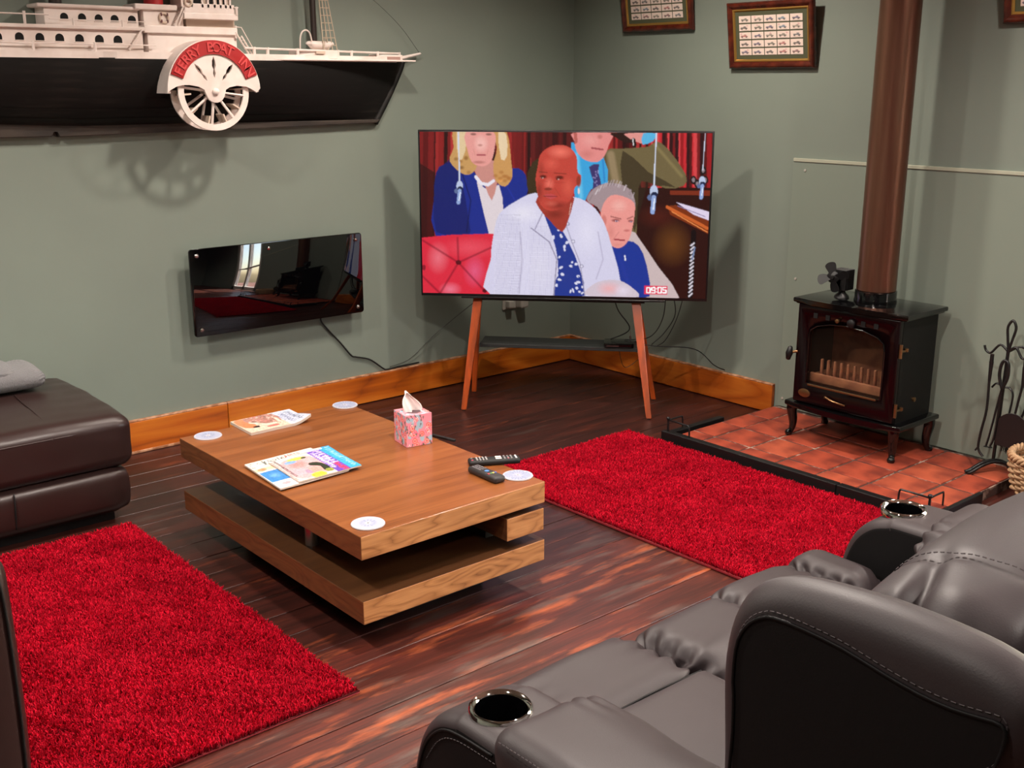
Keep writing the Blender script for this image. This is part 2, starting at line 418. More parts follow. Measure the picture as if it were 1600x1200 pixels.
# skirting
def skirting(name, a, b, axis, m):
    (x0, y0), (x1, y1) = a, b
    o = struct(MB().box((x0, y0, .004), (x1, y1, .142), .003, 2).build(name, m))
    e = .003
    MB().box((x0, y0, .142), (x1, y1, .149), .002, 1).build('worn_edge', m_basetop, o)
    return o
skirting('baseboard_left', (-2.19, -.022), (0, 0), 'x', m_base)
skirting('baseboard_left', (XW, -.022), (-2.193, 0), 'x', m_base)
skirting('baseboard_right', (-.022, -1.462), (0, -.022), 'y', m_baseY)
MB().box((-2.9, -.027, 0), (-2.2, -.0, .012), .003).build('trim_1', m_basetop)['kind'] = 'structure'
# glazed door behind the photographer's right
d = struct(MB().box((.02, DY1, 0), (.09, DY1+.09, DZ)).box((.02, DY0-.09, 0), (.09, DY0, DZ)).box((.02, DY1, DZ-.09), (.09, DY0, DZ))
           .box((.02, DY1, 0), (.09, DY0, .16)).box((.02, (DY0+DY1)/2-.04, 0), (.09, (DY0+DY1)/2+.04, DZ)).box((.03, DY1, 1.0), (.08, DY0, 1.05)).build('door_1', M('door paint', '#e6e2da', .4)))
m_clear = bpy.data.materials.new('clear glass'); m_clear.use_nodes = True
_b = m_clear.node_tree.nodes['Principled BSDF']; _b.inputs['Alpha'].default_value = .05; _b.inputs['Roughness'].default_value = .02; _b.inputs['Base Color'].default_value = (.8, .85, .85, 1)
for a in (DY1+.09, (DY0+DY1)/2+.04):
    MB().box((.05, a, .16), (.056, a+.42, DZ-.09)).build('pane', m_clear, d)
struct(MB().box((.12, -9, -.12), (7, 2, -.05)).build('patio_ground', M('patio paving', '#9c6a58', .8, var=(3, '#7a5044', .4, .6))))  # paved patio ground outside the glazed door

# ------------------------------------------------------------------ hearth
hz = .045
h = struct(MB().box((-.722, -2.72, 0), (0, -1.478, hz-.004)).build('hearth', m_grout))
xs = [-.722, -.622, -.424, -.226, -.028, 0]; yy = [-1.478, -1.605, -1.80, -1.995, -2.19, -2.385, -2.58, -2.72]
for i in range(5):
    for j in range(7):
        sh = 0
        g = .0068; a = (xs[i]+g*(.3 if i == 0 else 1)*.8, yy[j+1]+g*.8, .01); b = (xs[i+1]-g*.8, yy[j]-g*.8, hz+random.uniform(-.0012, .0018))
        if b[0]-a[0] < .03: continue
        q = MB(Matrix.Translation(((a[0]+b[0])/2, (a[1]+b[1])/2, 0)) @ Matrix.Rotation(random.uniform(-.012, .012), 4, 'Z') @ Matrix.Translation((-(a[0]+b[0])/2, -(a[1]+b[1])/2, 0)))
        q.box(a, b, .004, 2).build('tile', random.choice([m_tile, m_tile, m_tileb]), h)
# fender round the hearth
f = empty('hearth_fender', (-.74, -2.05, 0), 'black iron fender edging the terracotta hearth, with small corner rails', 'fender')
MB().box((-.76, -2.32, 0), (-.724, -1.405, .052), .003).build('kerb_bar', m_blkmetal, f)
MB().box((-.76, -2.74, 0), (-.724, -2.324, .052), .003).build('kerb_bar', m_blkmetal, f)
MB().box((-.724, -1.445, 0), (-.36, -1.412, .046), .003).build('kerb_bar', m_blkmetal, f)
MB().box((-.724, -2.74, 0), (-.40, -2.722, .05), .003).build('kerb_bar', m_blkmetal, f)
for cy, sg in ((-1.43, -1), (-2.705, 1)):
    zt = .108
    MB().tube([(-.742, cy, .05), (-.742, cy, zt)], .005, 8).lathe([(0, -.009), (.007, -.006), (.009, 0), (.007, .006), (0, .009)], (-.742, cy, zt+.003), 12).build('corner_post', m_blkmetal, f, 60)
    MB().tube(cat([(-.742, cy, zt-.004), (-.742, cy+sg*.10, zt-.004), (-.742, cy+sg*.122, zt-.010), (-.742, cy+sg*.125, .05)], 5), .0038, 6).build('rail', m_blkmetal, f, 60)
    MB().tube(cat([(-.742, cy, zt-.004), (-.66, cy, zt-.004), (-.645, cy, zt-.010), (-.642, cy, .05)], 5), .0038, 6).build('rail', m_blkmetal, f, 60)

# painted heat shield on the right wall
hs = empty('heat_shield', (-.006, -2.7, .05), 'green painted heat shield board behind the stove with a pale top edge', 'wall panel')
MB().box((-.010, -3.5, .048), (-.001, -1.492, 1.232), .001, 1).build('board', m_shield, hs)
MB().box((-.0145, -3.5, 1.222), (-.001, -1.492, 1.237), .0015, 1).build('top_edge', m_shieldedge, hs)
for (y, z) in ((-1.557, 1.184), (-1.545, .681), (-1.515, .089), (-2.95, 1.184)):
    MB(Matrix.Translation((-.010, y, z)) @ Matrix.Rotation(-PI/2, 4, 'Y')).lathe([(.0065, 0), (.006, .003), (0, .0045)], seg=12).build('screw', m_socket, hs, 60)

# ================================================================== FRAMED CARDS
def picture(y0, y1, z0, z1, label, k, lean=.045, ncol=5, nrow=5):
    H = z1-z0; Wd = y0-y1
    r = empty('picture_frame', (-.01, (y0+y1)/2, z0), label, 'picture')
    # local: u right (-y), v up; front faces -x, leaning out at the top
    T = Matrix.Translation((-.006, y0, z0)) @ Matrix.Rotation(-math.atan(lean/H), 4, 'Y') @ Matrix(((0, 0, -1, 0), (-1, 0, 0, 0), (0, 1, 0, 0), (0, 0, 0, 1)))
    fw = .031
    def mitre(name, mat, o, i, h0, h1, hin, par):
        ob = []
        c = [(o, o), (Wd-o, o), (Wd-o, H-o), (o, H-o)]; ci = [(i, i), (Wd-i, i), (Wd-i, H-i), (i, H-i)]
        for a in range(4):
            b = (a+1) % 4; mb = MB(T); bm = mb.bm; n = 7; rows = []
            for t in range(n+1):
                s = t/n; hh = h0+(h1-h0)*math.sin(PI*min(1, s*1.25))**.6 if s < .8 else hin+(h0+(h1-h0)*.3-hin)*(1-s)/.2*.6
                row = []
                for q, qi in ((c[a], ci[a]), (c[b], ci[b])):
                    row.append(bm.verts.new(T @ Vector((q[0]+(qi[0]-q[0])*s, q[1]+(qi[1]-q[1])*s, hh))))
                rows.append(row)
            base = [bm.verts.new(T @ Vector((*c[a], 0))), bm.verts.new(T @ Vector((*c[b], 0)))]
            bi = [bm.verts.new(T @ Vector((*ci[a], 0))), bm.verts.new(T @ Vector((*ci[b], 0)))]
            rows = [base]+rows+[bi]
            for p, q in zip(rows, rows[1:]): bm.faces.new((p[0], p[1], q[1], q[0]))
            mb.build(name, mat, par, 40)
    mitre('moulding', m_mahog, 0, fw, .012, .022, .012, r)
    mitre('gilt_slip', m_gold, fw-.002, fw+.011, .010, .013, .007, r)
    MB(T).box((.02, .02, .001), (Wd-.02, H-.02, .006)).build('mount_board', m_mount, r)
    mx, my = fw+.011+.020, fw+.011+.016
    cw, ch = (Wd-2*mx)/ncol, (H-2*my)/nrow
    for i in range(ncol):
        for j in range(nrow):
            cv = Cv(20, 15, '#e6d3c8')
            c1 = random.choice(['#4a5a66', '#5f7f96', '#7a4a52', '#3c3c40', '#6a6a60', '#5a8aa0', '#a85a5a', '#4e4a72', '#8a8478'])
            bx = random.uniform(5, 8); 
            cv.poly([(bx-3, 10), (bx-2.5, 7.5), (bx+2, 7), (bx+3, 4.6+random.random()), (bx+6, 4.8), (bx+7, 7.6), (bx+9, 8), (bx+9, 10.4)], c1, a=.8)
            for wx in (bx-.5, bx+6.5): cv.ell(wx, 10.4, 1.5, 1.5, '#2e2c2c', .8)
            cv.line([(4, 13.2), (16, 13.2)], .8, '#9a8a84', .6)
            if random.random() < .4: cv.ell(random.uniform(3, 17), 4, 1.4, 1.8, '#c9808a', .5)
            g = .0022
            o3 = T @ Vector((mx+i*cw+g, my+(j+1)*ch-g*1.4, .0078)); u3 = T @ Vector((mx+(i+1)*cw-g, my+(j+1)*ch-g*1.4, .0078)); v3 = T @ Vector((mx+i*cw+g, my+j*ch+g*1.4, .0078))
            cv.mesh('card', m_print, r, o3, u3-o3, v3-o3)
    return r
m_print = attr_mat('printed card', 0, .55)
m_cover = attr_mat('glossy magazine cover', 0, .3, .3)
picture(-.388, -.862, 1.822, 2.118, 'left small mahogany frame of vehicle cards on green wall, nearest the corner', 0)
picture(-1.097, -1.578, 1.637, 1.935, 'mahogany and gilt framed set of vehicle cards between room corner and flue pipe', 1)
picture(-2.418, -2.90, 1.795, 2.10, 'dark framed picture at the right edge, right of the flue pipe', 2)

# ================================================================== STOVE
st = empty('wood_stove', (-.21, -2.07, hz), 'black enamelled wood burning stove standing on the terracotta hearth', 'stove')
Y0, Y1 = -1.825, -2.312
b = MB()
b.box((-.346, Y1, .21), (-.08, Y1+.012, .655)).box((-.346, Y0-.012, .21), (-.08, Y0, .655)).box((-.095, Y1+.012, .222), (-.08, Y0-.012, .64))
b.box((-.346, Y1+.012, .21), (-.08, Y0-.012, .222)).box((-.346, Y1+.012, .64), (-.08, Y0-.012, .655))
def boolcut(o, c):
    m = o.modifiers.new('b', 'BOOLEAN'); m.operation = 'DIFFERENCE'; m.object = c; m.solver = 'EXACT'
    bpy.context.view_layer.update()
    me = bpy.data.meshes.new_from_object(o.evaluated_get(bpy.context.evaluated_depsgraph_get()))
    o.modifiers.clear(); o.data = me; bpy.data.objects.remove(c)
body = b.build('body', m_iron, st)
arch = [(-1.888, .308), (-2.252, .308), (-2.252, .515), (-2.245, .545), (-2.215, .566), (-2.15, .583), (-2.07, .590), (-1.99, .583), (-1.925, .566), (-1.895, .545), (-1.888, .515)]
door = MB().box((-.374, Y1, .216), (-.346, Y0, .652), .006, 3).build('door', m_enamelred, st, 40)
boolcut(door, MB().prism(arch, -.5, -.2, 'x').build('tmp', m_iron))
b = MB(); n = len(arch)
for k in range(n):   # raised rim of the window
    p, q = arch[k], arch[(k+1) % n]
    b.tube([(-.3755, p[0], p[1]), (-.3755, q[0], q[1])], .0032, 6)
b.build('window_rim', m_enamel, door, 60)
m_pane = bpy.data.materials.new('sooty stove glass'); m_pane.use_nodes = True
_b = m_pane.node_tree.nodes['Principled BSDF']; _b.inputs['Alpha'].default_value = .14; _b.inputs['Roughness'].default_value = .05; _b.inputs['Base Color'].default_value = (.03, .02, .015, 1)
MB().prism(arch, -.362, -.359, 'x').build('window_pane', m_pane, door)
MB().box((-.120, Y1+.02, .225), (-.105, Y0-.02, .64)).build('back_brick', m_brick, st)
MB().box((-.33, Y1+.02, .225), (-.12, Y0-.02, .325)).build('grate', m_brick, st)
for k in range(10):
    y = -1.935-k*.0325
    MB().box((-.338, y-.0055, .325), (-.322, y+.0055, .418), .004, 2).build('grate_bar', m_brick, st, 60)
MB().box((-.344, -2.255, .310), (-.33, -1.885, .352), .005).build('log_retainer', m_brick, st, 60)
MB().box((-.381, -2.235, .300), (-.372, -1.90, .309), .002).build('lintel_strip', m_brassy, st)
for k, y in enumerate((-1.915, -1.975, -2.145, -2.205)):
    MB().box((-.3765, y-.010, .600), (-.370, y+.010, .622), .001).build('air_vent', m_dark, door)
MB(Matrix.Translation((-.374, -2.092, .606)) @ Matrix.Rotation(-PI/2, 4, 'Y')).lathe([(.016, 0), (.019, .004), (.017, .012), (.008, .016), (0, .016)], seg=20).build('air_wheel', m_blkmetal, door, 50)
MB(Matrix.Translation((-.374, -2.027, .606)) @ Matrix.Rotation(-PI/2, 4, 'Y')).lathe([(.008, 0), (.009, .012), (0, .016)], seg=12).build('knob', m_brassy, door, 50)
bd = MB(Matrix.Translation((-.374, -1.885, .262)) @ Matrix.Rotation(-PI/2, 4, 'Y') @ Matrix.Diagonal((.62, 1, 1, 1))).lathe([(.03, 0), (.03, .003), (.026, .004), (0, .005)], seg=24).build('oval_badge', m_brassy, door, 50)
MB().tube(cat([(-.376, -1.99, .262), (-.386, -2.0, .268), (-.384, -2.03, .258), (-.384, -2.08, .252), (-.376, -2.09, .25)], 4), .004, 6).build('air_slider', m_brassy, door, 60)
hd = MB(Matrix.Translation((-.392, -1.806, .43)) @ Matrix.Rotation(.15, 4, 'X')).lathe([(0, -.034), (.010, -.028), (.016, 0), (.010, .028), (0, .034)], seg=16).build('door_handle', m_blkmetal, door, 60)
MB().tube([(-.372, -1.835, .44), (-.388, -1.812, .435)], .006, 8).build('handle_stem', m_brassy, door, 60)
for z in (.525, .275):
    MB().tube([(-.366, Y1-.008, z-.028), (-.366, Y1-.008, z+.028)], .007, 10).tube([(-.366, Y1-.008, z), (-.325, Y1-.006, z-.004)], .005, 8).lathe([(0, -.01), (.008, -.006), (.008, .006), (0, .01)], (-.322, Y1-.008, z), 10).build('hinge', m_brassy, st, 50)
MB(Matrix.Translation((-.219, Y1, .297)) @ Matrix.Rotation(PI/2, 4, 'X')).lathe([(.009, 0), (.010, .008), (0, .011)], seg=12).build('side_knob', m_brassy, st, 50)
def bowplate(name, z0, z1, x0, x1, ya, yb, bow, mat, bev):
    pts = [(x1, ya), (x1, yb)]
    for k in range(13):
        t = k/12; pts.append((x0-bow*math.sin(PI*t)**.8, yb+(ya-yb)*t))
    return MB().prism([(p[0], p[1]) for p in pts], z0, z1, 'z', bev, 3).build(name, mat, st, 50)
bowplate('top_plate', .655, .676, -.372, -.062, -1.795, -2.342, .022, m_enamel, .006)
bowplate('top_lip', .649, .657, -.362, -.07, -1.805, -2.332, .02, m_enamel, .002)
bowplate('bottom_plate', .188, .212, -.372, -.064, -1.785, -2.352, .035, m_enamel, .007)
for (x, y) in ((-.335, -1.805), (-.335, -2.305), (-.095, -2.325), (-.095, -1.815)):
    sx = -1 if x < -.2 else 1; sy = 1 if y > -2 else -1; o = (sx*.0, sy*.0)
    P = [(x, y, .19), (x+sx*.004, y+sy*.002, .16), (x-sx*.004, y-sy*.002, .11), (x-sx*.002, y, .075), (x+sx*.012, y+sy*.006, .052)]
    MB().tube(cat(P, 4), [.026]+[.026-.013*min(1, k/12) for k in range(15)]+[.016], 10).lathe([(0, -.006), (.014, -.006), (.017, .004), (.012, .016), (0, .02)], (x+sx*.013, y+sy*.006, hz+.0065), 12).build('leg', m_enamel, st, 60)
fx, fy = -.2, -2.085
MB().lathe([(.087, 0), (.089, .004), (.086, .018), (.086, .048), (.082, .050), (.078, .050)], (fx, fy, .676), 40).build('flue_collar', m_enamel, st, 50)
props(MB().lathe([(.0, 0), (.081, 0), (.081, 1.87), (0, 1.87)], (fx, fy, .728), 48).build('flue_pipe', m_flue, None, 40), 'tall bronze brown metal flue pipe rising from the stove', 'flue pipe')
# stove fan
fn = empty('stove_fan', (-.23, -1.94, .676), 'small black heat powered fan on top of the stove beside the pipe', 'fan')
MB().lathe([(0, 0), (.032, 0), (.030, .008), (.016, .022), (.012, .036), (0, .036)], (-.23, -1.94, .6765), 20).build('foot', m_blkmetal, fn, 40)
b = MB()
for k in range(7): b.box((-.262+k*.010, -1.975, .712), (-.258+k*.010, -1.905, .80), .001, 1)
b.box((-.262, -1.95, .706), (-.198, -1.93, .79)).build('heat_fins', m_blkmetal, fn)
m_fan = M('fan black', '#08080a', .5)
R2 = Matrix.Translation((-.285, -1.925, .768)) @ Matrix.Rotation(-PI/2, 4, 'Y') @ Matrix.Rotation(.35, 4, 'X')
MB(R2).lathe([(0, -.045), (.026, -.045), (.028, -.02), (.026, -.004), (.010, .004), (.006, .014), (0, .014)], seg=20).build('motor', m_blkmetal, fn, 40)
for k in range(4):
    A = R2 @ Matrix.Rotation(k*PI/2+.3, 4, 'Z') @ Matrix.Rotation(.45, 4, 'X')
    MB(A).prism(cat2([(.008, -.006), (.03, -.022), (.058, -.024), (.066, 0), (.055, .020), (.03, .014), (.008, .006)], 4), -.0008, .0008).build('blade', m_fan, fn)

# ================================================================== COMPANION SET
cx = -.12
cs = empty('companion_stand', (cx, -2.63, hz), 'wrought iron fireside tool stand with arched foot right of the stove', 'tool stand')
b = MB(); ft = cat([(cx-.11, -2.575, hz+.006), (cx-.095, -2.585, hz+.012), (cx-.05, -2.61, hz+.038), (cx, -2.635, hz+.046), (cx+.03, -2.67, hz+.036), (cx+.02, -2.70, hz+.012), (cx+.015, -2.715, hz+.006)], 6)
b.tube([(p.x, p.y, p.z) for p in ft], .0075, 8); b.tube([(p.x-.010, p.y-.014, max(p.z-.002, hz+.006)) for p in ft], .0065, 8); b.build('foot', m_blkmetal, cs, 60)
MB().tube([(cx, -2.632, hz+.035), (cx, -2.640, .555)], .007, 8).tube(cat([(cx, -2.64, .55), (cx, -2.632, .60), (cx, -2.628, .645), (cx, -2.645, .672), (cx, -2.660, .645), (cx, -2.652, .60), (cx, -2.64, .55)], 6), .0055, 8).build('pole', m_blkmetal, cs, 60)
for sg, ln in ((1, .085), (-1, .07), (-1, .10)):
    dx = .05 if ln == .10 else 0
    MB().tube(cat([(cx, -2.64, .545), (cx+dx*.5, -2.64+sg*ln*.4, .568), (cx+dx, -2.64+sg*ln*.8, .530), (cx+dx, -2.64+sg*ln*1.05, .535), (cx+dx, -2.64+sg*ln*1.15, .555)], 5), .0048, 7).build('hook', m_blkmetal, cs, 60)
MB().tube(cat([(cx, -2.64, .40), (cx, -2.61, .41), (cx, -2.592, .39)], 5), .004, 6).tube(cat([(cx, -2.64, .40), (cx, -2.665, .40), (cx, -2.68, .37), (cx, -2.672, .28)], 5), .004, 6).build('guide_ring', m_blkmetal, cs, 60)
def handle(b, x, y, z):    # twisted loop grip hanging from z down
    b.tube([(x, y, z), (x, y, z-.035)], .008, 8).tube([(x, y, z-.03), (x, y, z-.11)], [.009, .006], 8)
g = 'iron tools hanging from the fireside stand'
b = MB(); handle(b, cx-.015, -2.585, .528); b.tube(cat([(cx-.015, -2.585, .42), (cx-.015, -2.588, .3), (cx-.015, -2.575, .2), (cx-.015, -2.572, .13), (cx-.015, -2.595, .10)], 5), .0052, 7).tube([(cx-.015, -2.574, .14), (cx-.015, -2.560, .118)], .004, 6)
props(b.build('poker', m_blkmetal, None, 60), 'thin black iron poker with a forked tip, leftmost of the fireside tools', 'poker', g)
tg = empty('fire_tongs', (cx-.02, -2.647, .1), 'black iron fire tongs with a looped handle hanging in the middle of stand', 'tongs', g)
MB().tube(cat([(cx-.03, -2.647, .40), (cx-.03, -2.630, .45), (cx-.03, -2.634, .50), (cx-.03, -2.648, .515), (cx-.03, -2.662, .50), (cx-.03, -2.664, .45), (cx-.03, -2.647, .40)], 5), .0065, 7).build('handle', m_blkmetal, tg, 60)
for sg in (1, -1):
    MB().tube(cat([(cx-.03, -2.647, .41), (cx-.03, -2.640+sg*.004, .33), (cx-.03, -2.628+sg*.010, .20), (cx-.03, -2.618+sg*.008, .155)], 5), .0045, 6).lathe([(0, -.004), (.011, 0), (0, .004)], (cx-.03, -2.618+sg*.008, .15), 10).build('arm', m_blkmetal, tg, 60)
sh = empty('ash_shovel', (cx, -2.71, .1), 'black iron ash shovel with wide rounded blade, rightmost fireside tool', 'shovel', g)
b = MB(); handle(b, cx-.02, -2.722, .53); b.tube([(cx-.02, -2.722, .43), (cx-.02, -2.704, .29)], .005, 7).build('shaft', m_blkmetal, sh, 60)
bl = [(-2.704+.070*math.cos(t), .232+.078*math.sin(t)) for t in np.linspace(-.35, PI+.35, 16)]+[(-2.765, .165), (-2.645, .165)]
MB().prism(bl, cx-.028, cx-.024, 'x', .001, 1).build('blade', m_blkmetal, sh, 40)
br = empty('hearth_brush', (cx+.03, -2.69, .1), 'black hearth brush with ragged bristles behind the ash shovel', 'brush', g)
b = MB(); handle(b, cx+.02, -2.752, .53); b.tube([(cx+.02, -2.752, .43), (cx+.02, -2.70, .22)], .005, 7).build('handle', m_blkmetal, br, 60)
b = MB()
for k in range(70):
    a = random.uniform(0, 2*PI); r = random.uniform(0, .03); p = (cx+.02+r*.5*math.cos(a), -2.688+r*math.sin(a), .225)
    b.tube([p, (p[0]+random.uniform(-.008, .008), p[1]+random.uniform(-.014, .014), random.uniform(.125, .16))], .0014, 3, cap=False)
o = b.build('bristles', m_blk, br); o['kind'] = 'stuff'
# wicker basket at the frame edge
wb = empty('wicker_basket', (-.18, -2.92, hz), 'pale wicker log basket at the right edge beside the fireside tools', 'basket')
bx, by, R0 = -.195, -2.905, .155
for k in range(24):
    a = 2*PI*k/24
    MB().tube([(bx+R0*.86*math.cos(a), by+R0*.86*math.sin(a), hz), (bx+R0*math.cos(a), by+R0*math.sin(a), hz+.12), (bx+R0*.97*math.cos(a), by+R0*.97*math.sin(a), hz+.14)], .004, 5).build('stake', m_wicker, wb, 180)
for j in range(11):
    z = hz+.008+j*.0115; r = R0*(.88+.12*min(1, j/8)); pts = []
    for k in range(96):
        a = 2*PI*k/96; q = r+.007*math.cos(12*a+PI*j); pts.append((bx+q*math.cos(a), by+q*math.sin(a), z+.001*math.sin(9*a+j)))
    MB().tube(pts, .0058, 6, True).build('weaver', m_wicker, wb, 180)
for ph in (0, 2.1, 4.2):
    pts = []
    for k in range(120):
        a = 2*PI*k/120; q = R0+.010*math.cos(14*a+ph); pts.append((bx+q*math.cos(a), by+q*math.sin(a), hz+.142+.011*math.sin(14*a+ph)))
    MB().tube(pts, .0068, 6, True).build('braided_rim', m_wicker, wb, 180)
MB().lathe([(0, 0), (R0*.85, 0), (R0*.85, .006), (0, .006)], (bx, by, hz), 24).build('base', m_wicker, wb)

# ================================================================== WALL HEATER
he = empty('wall_heater', (-1.907, -.05, .487), 'wide gloss black glass panel heater fixed to the green wall beside the television', 'heater')
hx0, hx1, h0, h1 = -2.348, -1.466, .487, .876
rc = .014; pts = []
for (cx_, cz_, a0) in ((hx1-rc, h1-rc, 0), (hx0+rc, h1-rc, 90), (hx0+rc, h0+rc, 180), (hx1-rc, h0+rc, 270)):
    for k in range(5): a = math.radians(a0+k*22.5); pts.append((cx_+rc*math.cos(a), cz_+rc*math.sin(a)))
MB().prism(pts, -.074, -.064, 'y', .0015, 2).build('glass_panel', m_glassblk, he, 40)
MB().box((hx0+.09, -.062, h0+.05), (hx1-.09, -.004, h1-.05), .004).build('casing', m_blk, he)
for x in (hx0+.034, hx1-.034):
    for z in (h0+.03, h1-.03):
        MB(Matrix.Translation((x, -.074, z)) @ Matrix.Rotation(PI/2, 4, 'X')).lathe([(.010, 0), (.010, .003), (.007, .006), (0, .0065)], seg=18).build('cap_bolt', m_chrome, he, 50)
MB(Matrix.Translation((-1.965, -.074, h1-.028)) @ Matrix.Rotation(PI/2, 4, 'X')).lathe([(.008, 0), (.008, .003), (0, .005)], seg=18).build('cap_bolt', m_chrome, he, 50)
props(MB().tube(cat([(-1.679, -.03, .50), (-1.678, -.02, .463), (-1.64, -.012, .415), (-1.569, -.010, .335), (-1.51, -.010, .262), (-1.48, -.010, .248), (-1.40, -.010, .222), (-1.325, -.012, .165), (-1.30, -.014, .155), (-1.22, -.013, .158), (-1.1, -.013, .158)], 6), .0042, 7).build('heater_cable', m_cable, None, 180),
      'black cable trailing down the green wall from the heater to the skirting', 'cable')

# ================================================================== TELEVISION
TC = Vector((-.7498, -.7287, .9584)); TA = -.8235; TW, TH = 1.390, .797
TM = Matrix.Translation(TC) @ Matrix.Rotation(TA, 4, 'Z')     # local x = right, -y = towards the room, z up
tv = empty('television', TC-Vector((0, 0, TH/2)), 'large flat television on wooden legs in the corner, tuned to a news programme', 'television')
MB(TM).box((-TW/2, -.004, -TH/2), (TW/2, .022, TH/2), .004).build('bezel', m_tvframe, tv, 40)
MB(TM).box((-.42, .022, -TH/2+.03), (.42, .06, .12), .012).build('rear_housing', m_blk, tv, 40)
MB(TM).box((-TW/2+.2, -.008, -TH/2-.008), (TW/2-.2, .01, -TH/2+.001), .002).build('sensor_strip', m_tvframe, tv)
cv = Cv(560, 314, '#3a0c0c', [(45, 50), (1522, 45), (1478, 905), (65, 868)])
rn = np.random.default_rng(3)
# curtains and panelling behind
x = 40
while x < 1540:
    wv = rn.uniform(8, 24); c = rn.choice(['#5c1012', '#7d1a1c', '#a02828', '#3a0a0c', '#8e2020', '#24080a', '#b83232'])
    if x > 1180: c = rn.choice(['#d02c34', '#a01c22', '#5a1414', '#e0484c', '#7a1a1c', '#2e1014'])
    cv.poly([(x, 30), (x+wv, 30), (x+wv-6, 620), (x-6, 620)], c, a=.85); x += wv*.8
cv.poly([(30, 200), (125, 260), (120, 600), (30, 600)], '#2a0a0c', a=.8); cv.poly([(500, 40), (560, 40), (560, 260), (520, 260)], '#6a1416', a=.6)
cv.poly([(590, 40), (820, 40), (820, 200), (600, 230)], '#2c0a0c', a=.8)
# dark wood on the right
cv.poly([(1120, 330), (1520, 330), (1520, 920), (1330, 900), (1130, 620)], '#2c0c08'); cv.poly([(1300, 345), (1520, 345), (1520, 372), (1300, 366)], '#7a2c18')
cv.ell(1310, 620, 110, 130, '#7c4a1c', .6, soft=1.); cv.ell(1240, 480, 120, 70, '#5a1c10', .6, soft=1.)
cv.poly([(1290, 425), (1330, 420), (1500, 500), (1495, 570), (1300, 470)], '#7a3010'); cv.line([(1285, 430), (1490, 540)], 16, '#c8602a'); cv.line([(1310, 455), (1490, 560)], 5, '#e88a4a')
cv.poly([(1330, 405), (1400, 425), (1500, 455), (1500, 500), (1420, 470)], '#dccfe8'); cv.line([(1340, 425), (1480, 480)], 4, '#8878a0')
cv.line([(1420, 560), (1400, 890)], 26, '#120608'); 
for k in range(14): cv.line([(1402+k*.9-8, 890-k*20), (1418+k*.9-8, 876-k*20)], 8, '#d8d0da')
cv.line([(1425, 640), (1412, 700)], 8, '#7484a8')
for q in [(1420, 290), (1470, 240), (1480, 290), (1440, 310)]: cv.ell(*q, 16, 22, '#1a1214'); cv.ell(*q, 8, 12, '#8a7a80')
# woman behind left
bl = cv.poly([(128, 260), (170, 215), (260, 200), (330, 270), (420, 330), (500, 235), (560, 250), (578, 300), (575, 380), (460, 470), (400, 580), (128, 580), (118, 400)], '#182a86', 2)
cv.poly([(128, 260), (170, 215), (230, 210), (300, 560), (240, 575), (130, 560), (118, 400)], '#121a5c', 2, .8); cv.line([(250, 240), (300, 400), (280, 560)], 10, '#0c1040', .8, soft=4)
cv.line([(480, 330), (520, 400)], 12, '#2234a0', .7, soft=6); cv.line([(330, 300), (390, 560)], 10, '#2a3cae', .8, soft=5)
cv.poly([(325, 270), (360, 330), (400, 345), (440, 320), (462, 470), (400, 590), (388, 560), (350, 400)], '#dccfd4', 2)
cv.poly([(318, 200), (430, 200), (432, 300), (404, 400), (372, 330), (330, 280)], '#c88a80', 2); cv.line([(325, 280), (350, 312), (385, 320), (412, 300)], 16, '#e6e0ea')
cv.poly([(210, 50), (285, 50), (300, 140), (330, 220), (300, 265), (255, 262), (195, 200), (215, 130)], '#c4965c', 3); cv.poly([(405, 50), (478, 50), (500, 200), (505, 280), (470, 328), (425, 300), (410, 220), (430, 130)], '#c89458', 3)
cv.poly([(230, 50), (275, 50), (272, 150), (240, 200)], '#e4cca4', 2, .8); cv.poly([(435, 50), (475, 60), (480, 170), (450, 190)], '#ead6b4', 2, .8)
for k in range(9): cv.ell(rn.uniform(420, 500), rn.uniform(220, 320), 16, 12, rn.choice(['#e8a058', '#a86830', '#f0c080']), .6, soft=.6)
for k in range(7): cv.ell(rn.uniform(215, 300), rn.uniform(180, 260), 14, 12, rn.choice(['#7a5228', '#d8b078', '#94642e']), .6, soft=.6)
cv.poly([(275, 50), (412, 50), (418, 130), (400, 200), (362, 225), (310, 210), (285, 150)], '#e39a92', 3); cv.ell(350, 110, 40, 50, '#f2bcb4', .8, soft=.7)
cv.line([(312, 140), (322, 172)], 4, '#bc746a', .7, soft=2); cv.line([(386, 140), (378, 172)], 4, '#bc746a', .7, soft=2); cv.line([(330, 168), (372, 168)], 6, '#a85058'); cv.ell(312, 62, 18, 7, '#6c4038', .8, soft=.4); cv.ell(388, 62, 18, 7, '#6c4038', .8, soft=.4); cv.ell(346, 118, 16, 8, '#b8746a', .8, soft=.6); cv.ell(340, 205, 40, 10, '#a05c54', .6, soft=.6)
